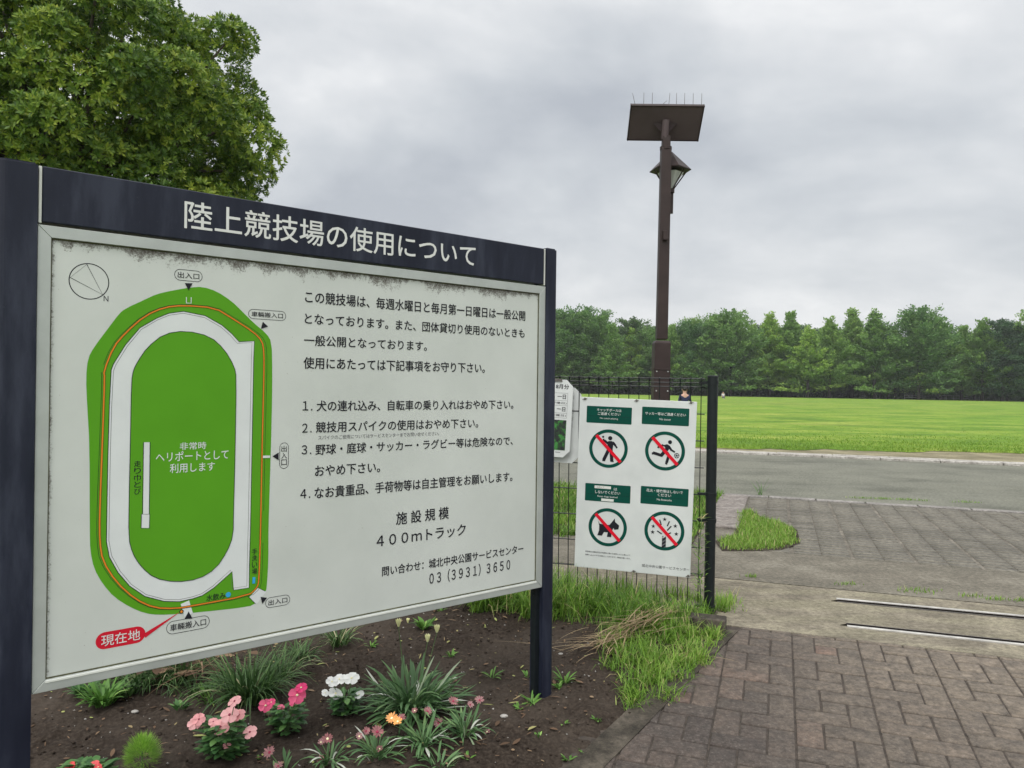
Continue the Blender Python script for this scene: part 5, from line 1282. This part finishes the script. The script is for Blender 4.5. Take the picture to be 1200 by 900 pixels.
# ------------------------------------------------------------------ big evergreen tree behind the sign
def rot_basis(d):
    """orthonormal frames for unit vectors d (n,3)"""
    up = np.where(np.abs(d[:, 2:3]) > .9, np.array([[1.,0,0]]), np.array([[0,0,1.]]))
    a = np.cross(up, d); a /= np.linalg.norm(a, axis=1, keepdims=True)+1e-9
    return a, np.cross(d, a)
def leaf_quads(pos, d, side, length, width, fold=.0):
    """kite-shaped leaves: pos (n,3) base, d direction, side vector"""
    n = len(pos); L_ = length[:, None]; W_2 = width[:, None]/2
    v = np.stack([pos, pos+d*L_*.58-side*W_2, pos+d*L_, pos+d*L_*.58+side*W_2], 1)
    return v.reshape(-1, 3), np.arange(n*4).reshape(n, 4)
def limb(bm, pts, r0, r1, seg=8):
    for i in range(len(pts)-1):
        a = r0+(r1-r0)*i/(len(pts)-1); b = r0+(r1-r0)*(i+1)/(len(pts)-1); bm_tube(bm, pts[i], pts[i+1], a, b, seg)
def big_tree(cx, cy, cz, rx, rz, label, nl=130, per=150, name='evergreen_tree', dens=1.0, leafL=.105, trunk_r=.17):
    global RNG
    RNG = np.random.default_rng(404); random.seed(404)
    g = (cx, cy, float(gz(cx, cy)))
    r = empty(name, g); tag(r, label, 'tree')
    C = np.array([0, 0, cz-g[2]])
    # lobes on the crown surface plus some inside
    k = np.arange(nl)+.5; ph = np.arccos(1-2*k/nl); th = math.pi*(1+5**.5)*k
    D_ = np.column_stack([np.sin(ph)*np.cos(th), np.sin(ph)*np.sin(th), np.cos(ph)])
    rad = np.where(np.arange(nl) % 5 == 0, .45+.2*RNG.random(nl), .76+.17*RNG.random(nl))
    Lc = C+D_*np.array([rx, rx, rz])*rad[:, None]+RNG.normal(0, .09, (nl,3)); Lr = (.32+.19*RNG.random(nl))*rx/2.55
    Lt = RNG.random(nl)
    n = nl*per; li = np.repeat(np.arange(nl), per)
    d = RNG.normal(0, 1, (n,3)); d /= np.linalg.norm(d, axis=1, keepdims=True)
    d = d+D_[li]*.45+np.array([0,0,.40]); d /= np.linalg.norm(d, axis=1, keepdims=True)
    pos = Lc[li]+d*(Lr[li]*(.62+.46*RNG.random(n)**.6))[:, None]*np.array([1,1,.8])
    # rosettes of leaves
    m = 8; A_, B_ = rot_basis(d)
    i2 = np.repeat(np.arange(n), m); a = np.tile(np.arange(m)*2*np.pi/m, n)+np.repeat(RNG.random(n)*6.28, m)+RNG.normal(0,.2,n*m)
    el = .25+.75*RNG.random(n*m)
    rad_ = np.cos(a)[:,None]*A_[i2]+np.sin(a)[:,None]*B_[i2]
    ld = rad_*np.cos(el)[:,None]+d[i2]*np.sin(el)[:,None]; sd = np.cross(ld, d[i2]); sd /= np.linalg.norm(sd, axis=1, keepdims=True)+1e-9
    L_ = leafL*(.7+.6*RNG.random(n*m))
    V, Q = leaf_quads(pos[i2], ld, sd, L_, L_*.34)
    tt = np.clip(.34+.30*(Lt[i2//per]-.5)+RNG.normal(0,.10,n*m)+(.26*(RNG.random(n) < .30))[i2]+RNG.normal(0,.09,n)[i2], 0, 1)
    np_mesh('crown', V, Q, M['leaf_big'], r, tint=tt)
    bm = bmesh.new(); H0 = C[2]-rz*.55
    limb(bm, [(0,0,-.3), (.03,.02,H0*.5), (-.02,.03,H0), (0,0,C[2]+rz*.3)], trunk_r, trunk_r*.35, 14)
    for q in range(0, nl, 2):
        e = Vector(Lc[q]); s = Vector((0,0,H0+random.random()*rz*.7)); mdl = s.lerp(e, .5)+Vector((0,0,-.12)); limb(bm, [s, mdl, e], .045, .012, 6)
    from_bm('trunk', bm, M['bark'], r, smooth=True)
    return r
TD = 9.6
def at_depth(px, py, Y): d = ray(px, py); return CAMPOS+d*(Y/d[1])
c = at_depth(76, 182, TD)
big_tree(c[0], c[1], c[2], 2.44, 2.36, 'large round dense evergreen tree towering behind the sign', nl=210, per=235, leafL=.064)
c = at_depth(352, 262, 15.5)
big_tree(c[0], c[1], c[2]-.62, .85, .85, 'small tree tip showing above the sign right of the big tree', nl=26, per=60, name='small_tree', leafL=.10, trunk_r=.08)

# ------------------------------------------------------------------ distant trees
def tree_mesh(seed, H, W, kind):
    """one tree outline: trunk + crown meshes, base at origin"""
    g = np.random.default_rng(seed); random.seed(seed)
    bm = bmesh.new(); limb(bm, [(0,0,-.2), (g.normal(0,.1), g.normal(0,.1), H*.4), (0,0,H*.9)], H*.018, .04, 8)
    nb = 120 if kind != 'pine' else 90; segs = []
    for i in range(nb):
        f = g.random()**.8; z0 = H*(.07+.84*f)
        if kind == 'ginkgo': env = (1-f)**.85*.98+.07; el = .18+.80*f+g.normal(0,.12)
        elif kind == 'round': env = math.sqrt(max(.05, 1-((f-.42)/.62)**2)); el = .10+.85*f+g.normal(0,.2)
        else: env = .35+.65*math.sin(math.pi*min(1,.15+f*.8)); el = .05+.25*f+g.normal(0,.15)
        L_ = W/2*env*(.65+.5*g.random()); az = g.random()*6.28
        if kind == 'ginkgo' and i < 9: z0 = H*g.uniform(.78, .93); el = g.uniform(1.15, 1.5); L_ = H*g.uniform(.07, .13)
        if kind != 'ginkgo' and i < 7: z0 = H*g.uniform(.7, .85); el = g.uniform(.8, 1.4); L_ = H*g.uniform(.12, .2)
        d = np.array([math.cos(az)*math.cos(el), math.sin(az)*math.cos(el), math.sin(el)])
        s = np.array([0,0,z0]); e = s+d*L_*np.array([1,1,1.15]); segs.append((s, e, az, el, L_))
        if i % 3 == 0: bm_tube(bm, s, e, .05, .02, 5, caps=False)
    V, Q, T = [], [], []
    P_, D2, S2, Ln, Tt = [], [], [], [], []
    for (s, e, az, el, L_) in segs:
        base_t = g.random()
        m = int(34+L_*26)
        a = .06+.99*g.random(m)**.70
        p = s+(e-s)*a[:,None]; sp_ = .14+.30*(1.1-a)+.08*L_*.4
        off = g.normal(0, 1, (m,3))*np.array([1,1,.5])*sp_[:,None]*(.85 if kind == 'ginkgo' else 1.05)
        p = p+off; p[:,2] -= .10*np.abs(off[:,0]+off[:,1])
        dd_ = (e-s)/np.linalg.norm(e-s)+g.normal(0,.55,(m,3))+off*.5; dd_ /= np.linalg.norm(dd_,axis=1,keepdims=True)
        sd = np.cross(dd_, g.normal(0,1,(m,3))+np.array([0,0,1.2])); sd /= np.linalg.norm(sd,axis=1,keepdims=True)+1e-9
        P_.append(p); D2.append(dd_); S2.append(sd); Ln.append(.26+.30*g.random(m)); Tt.append(np.clip(.25+.5*base_t+g.normal(0,.13,m)+.12*(a-.6), 0, 1))
    P_, D2, S2, Ln, Tt = map(np.concatenate, (P_, D2, S2, Ln, Tt))
    V, Q = leaf_quads(P_, D2, S2, Ln, Ln*.62)
    mat = {'ginkgo': M['leaf_far_a'], 'round': M['leaf_far_b'], 'pine': M['leaf_far_c']}[kind]
    t = np_mesh('crown', V, Q, mat, None, tint=Tt); cm = t.data; bpy.data.objects.remove(t)
    t = from_bm('trunk', bm, M['far_bark']); tm = t.data; bpy.data.objects.remove(t)
    return cm, tm
VAR = [('ginkgo', tree_mesh(3, 17, 12.5, 'ginkgo')), ('ginkgo', tree_mesh(5, 16, 11.5, 'ginkgo')), ('ginkgo', tree_mesh(8, 17.5, 14, 'ginkgo')), ('round', tree_mesh(12, 16, 13.5, 'round')), ('round', tree_mesh(15, 15, 12.5, 'round')), ('pine', tree_mesh(21, 18, 12, 'pine')), ('pine', tree_mesh(23, 17, 11, 'pine'))]
random.seed(5)
def far_tree(vi, x, y, sc_, rz, label, group, sx=1.0, name='park_tree'):
    k, (cm, tm) = VAR[vi]
    r = empty(name, (x, y, 0), rz); r.scale = (sc_*sx, sc_*sx, sc_); tag(r, label, 'tree', group)
    for nm, me in (('crown', cm), ('trunk', tm)):
        o = bpy.data.objects.new(nm, me); link(o, r)
    return r
TY = 178.0
# front row: px centre, top px (y), variant
front = [(655,379,4,1.1),(672,372,3,1.0),(694,376,3,1.0),(718,385,1,1.0),(741,388,0,1.05),(762,392,4,1.0),(788,384,0,1.0),(812,388,3,1.0),(836,380,1,1.2),(858,375,4,1.0),(882,384,0,1.0),(903,369,2,1.0),(927,370,0,1.05),(948,388,1,1.2),(973,374,2,.95),(1000,367,0,1.0),(1026,370,1,1.15),(1050,388,2,1.1),(1078,372,4,1.0),(1103,382,1,1.25),(1128,386,0,1.2),(1152,376,2,1.0),(1176,372,5,1.0),(1200,380,5,1.1),(1228,374,3,1.0),(1256,382,0,1.0)]
kinds = {0: 'light green feathery', 1: 'pale green pointed', 2: 'tall light green spreading', 3: 'rounded mid green', 4: 'broad mid green', 5: 'dark green layered', 6: 'dark layered'}
ords = ['first','second','third','fourth','fifth','sixth','seventh','eighth','ninth','tenth','eleventh','twelfth','thirteenth','fourteenth','fifteenth','sixteenth','seventeenth','eighteenth','nineteenth','twentieth']
nlamp = 0; nleft = sum(1 for f in front if f[0] < 775)
for i, (px, py, vi, sx) in enumerate(front):
    Y_ = TY-(px-900)*.006*4+random.uniform(-4, 4); d = ray(px, py); x = d[0]/d[1]*Y_; Ht = EYE+d[2]/d[1]*Y_
    H0 = {0: 17, 1: 16, 2: 17.5, 3: 16, 4: 15, 5: 18, 6: 17}[vi]*.99
    if px < 775: lab = f'{kinds[vi]} tree across the field, {ords[nleft-1-i]} left of the lamp pole'
    else:
        lab = f'{kinds[vi]} tree across the field, {ords[nlamp]} right of the lamp pole'; nlamp += 1
    far_tree(vi, x, Y_, Ht/H0, random.random()*6.28, lab, 'front row of trees across the field', sx*1.12)
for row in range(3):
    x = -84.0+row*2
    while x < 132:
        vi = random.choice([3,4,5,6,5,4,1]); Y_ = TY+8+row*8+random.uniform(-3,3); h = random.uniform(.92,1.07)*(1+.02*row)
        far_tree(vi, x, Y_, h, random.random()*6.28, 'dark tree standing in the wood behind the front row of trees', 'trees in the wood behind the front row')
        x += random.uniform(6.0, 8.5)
# low undergrowth closing the wood, a mass nobody could count
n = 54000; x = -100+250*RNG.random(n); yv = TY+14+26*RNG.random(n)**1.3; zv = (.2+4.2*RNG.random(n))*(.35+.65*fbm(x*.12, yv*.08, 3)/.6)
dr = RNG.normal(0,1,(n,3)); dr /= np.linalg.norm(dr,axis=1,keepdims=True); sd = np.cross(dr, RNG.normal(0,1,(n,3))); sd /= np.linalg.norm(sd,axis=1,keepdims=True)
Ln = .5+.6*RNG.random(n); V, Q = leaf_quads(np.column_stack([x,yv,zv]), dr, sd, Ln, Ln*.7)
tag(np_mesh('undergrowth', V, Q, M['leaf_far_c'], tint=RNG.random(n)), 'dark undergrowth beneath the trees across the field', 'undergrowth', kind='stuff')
# pale low fences glimpsed between the trunks
for xx in range(9):
    far_tree(random.choice([0,1,2,3,4]), -18-7.5*xx+random.uniform(-1,1), TY+3+random.uniform(-3,3), random.uniform(.85,1.0), random.random()*6.28, 'leafy tree across the field hidden behind the large sign', 'trees across the field behind the sign', 1.1)
for pxa, pxb, lab in ((1100, 1135, 'pale railing glimpsed under the trees at the right'), (1060, 1080, 'short pale railing under the trees, left of the longer one')):
    Yf = TY+3; a = at_depth(pxa, 457, Yf); b = at_depth(pxb, 458, Yf); r = empty('railing', (a[0], Yf, 0)); tag(r, lab, 'railing')
    Lr_ = b[0]-a[0]; bm = bmesh.new()
    for z in (.5, 1.0): bm_box(bm, (Lr_/2, 0, z), (Lr_, .08, .10))
    from_bm('rail', bm, M['steel'], r); bm = bmesh.new(); q = 0.0
    while q <= Lr_: bm_box(bm, (q, 0, .55), (.08, .06, 1.1)); q += 1.8
    from_bm('railing_posts', bm, M['steel'], r)
# lone tall weed / low hedge strip colours come from ground_under_trees

# ------------------------------------------------------------------ people
def skinned(name, V, E, Rr, mat, parent, sub=2):
    me = bpy.data.meshes.new(name); me.from_pydata(V, E, []); o = bpy.data.objects.new(name, me); COL.objects.link(o)
    o.modifiers.new('s', 'SKIN'); sk = me.skin_vertices[0].data
    for i, r_ in enumerate(Rr): sk[i].radius = (r_ if isinstance(r_, tuple) else (r_, r_))
    sk[0].use_root = True
    ms = o.modifiers.new('u', 'SUBSURF'); ms.levels = sub; ms.render_levels = sub
    dg = bpy.context.evaluated_depsgraph_get(); m2 = bpy.data.meshes.new_from_object(o.evaluated_get(dg)); bpy.data.objects.remove(o)
    m2.materials.clear(); m2.materials.append(mat)
    for p in m2.polygons: p.use_smooth = True
    o2 = bpy.data.objects.new(name, m2); return link(o2, parent)
def person(x, y, rz, label, shirt, legs, sc_=1.0, sit=False):
    r = empty('person', (x, y, 0.02), rz); r.scale = (sc_,)*3; tag(r, label, 'person')
    hz_ = .92 if not sit else .42
    if not sit: lg = [(-.09,0,.50),(-.10,.02,.09),(-.10,-.12,.04)]; rg = [(.09,0,.50),(.10,.03,.09),(.10,-.11,.04)]
    else: lg = [(-.11,-.38,.48),(-.12,-.42,.09),(-.12,-.56,.04)]; rg = [(.11,-.38,.48),(.12,-.42,.09),(.12,-.56,.04)]
    up = hz_
    V = [(0,0,up), (0,0,up+.22), (0,0,up+.42), (0,0,up+.52), (0,-.02,up+.60), (0,-.03,up+.70), (0,-.03,up+.77),
         (-.09,0,up-.06)]+lg+[(.09,0,up-.06)]+rg+[(-.17,0,up+.46),(-.23,.02,up+.20),(-.22,-.06,up-.04),(-.21,-.08,up-.13),(.17,0,up+.46),(.23,.02,up+.20),(.22,-.06,up-.04),(.21,-.08,up-.13)]
    E = [(0,1),(1,2),(2,3),(3,4),(4,5),(5,6),(0,7),(7,8),(8,9),(9,10),(0,11),(11,12),(12,13),(13,14),(2,15),(15,16),(16,17),(17,18),(2,19),(19,20),(20,21),(21,22)]
    Rr = [(.14,.10),(.13,.09),(.14,.09),.055,.075,.095,.06,.085,.06,.042,.035,.085,.06,.042,.035,.055,.042,.034,.03,.055,.042,.034,.03]
    skinned('body', V, E, Rr, M['skin'], r)
    g_ = 1.14
    iv = [0,1,2,3,15,16,19,20]; mp = {a: i for i, a in enumerate(iv)}; skinned('shirt', [V[i] for i in iv], [(mp[a], mp[b]) for a, b in E if a in mp and b in mp], [tuple(np.array(Rr[i] if isinstance(Rr[i], tuple) else (Rr[i],)*2)*(g_+(.22 if i in (2, 3) else 0))) for i in iv], shirt, r)
    iv = [0,7,8,9,11,12,13]; mp = {a: i for i, a in enumerate(iv)}; skinned('trousers', [V[i] for i in iv], [(mp[a], mp[b]) for a, b in E if a in mp and b in mp], [tuple(np.array(Rr[i] if isinstance(Rr[i], tuple) else (Rr[i],)*2)*1.17) for i in iv], legs, r)
    bm = bmesh.new(); bmesh.ops.create_uvsphere(bm, u_segments=18, v_segments=12, radius=1, matrix=Matrix.Translation((0,-.005 if not sit else -.02,up+.735)) @ Matrix.Diagonal((.093,.108,.105,1)))
    for v in list(bm.verts):
        if v.co.y < -.07 and v.co.z < up+.75: bm.verts.remove(v)
    from_bm('hair', bm, M['hair'], r, smooth=True)
    bm = bmesh.new(); bmesh.ops.create_cone(bm, segments=8, radius1=.018, radius2=.004, depth=.035, cap_ends=True, matrix=Matrix.Translation((0,-.135,up+.69)) @ Matrix.Rotation(R(90),4,'X'))
    for s_ in (-1,1): bmesh.ops.create_uvsphere(bm, u_segments=8, v_segments=6, radius=.022, matrix=Matrix.Translation((s_*.095,-.02,up+.69)) @ Matrix.Diagonal((.4,1,1.4,1)))
    from_bm('face_features', bm, M['skin'], r, smooth=True)
    return r
d = ray(802.5, 460); PY = 27.0
person(d[0]/d[1]*PY, PY, math.pi, 'person in a navy top seen from behind on the field, above the notice', M['navy_cloth'], M['grey_cloth'], .905)
d = ray(847.5, 459); PY = 118.0
person(d[0]/d[1]*PY, PY, 0, 'tiny distant person in pale clothes at the far side of the field', M['pale_cloth'], M['grey_cloth'], 1.0, sit=True)
bpy.context.view_layer.update()

# ------------------------------------------------------------------ thin humid haze
bm = bmesh.new(); bm_box(bm, (60, 150, 16), (1300, 900, 36.0))
m = bpy.data.materials.new('haze'); m.use_nodes = True; nt = m.node_tree; nt.nodes.clear()
out = nt.nodes.new('ShaderNodeOutputMaterial'); pv = nt.nodes.new('ShaderNodeVolumePrincipled'); pv.inputs['Density'].default_value = .0003; pv.inputs['Color'].default_value = (.9, .93, .96, 1); pv.inputs['Anisotropy'].default_value = .2
nt.links.new(pv.outputs[0], out.inputs['Volume'])
tag(from_bm('haze', bm, m), 'thin pale humid haze over the field', 'haze', kind='stuff')
bpy.context.view_layer.update()
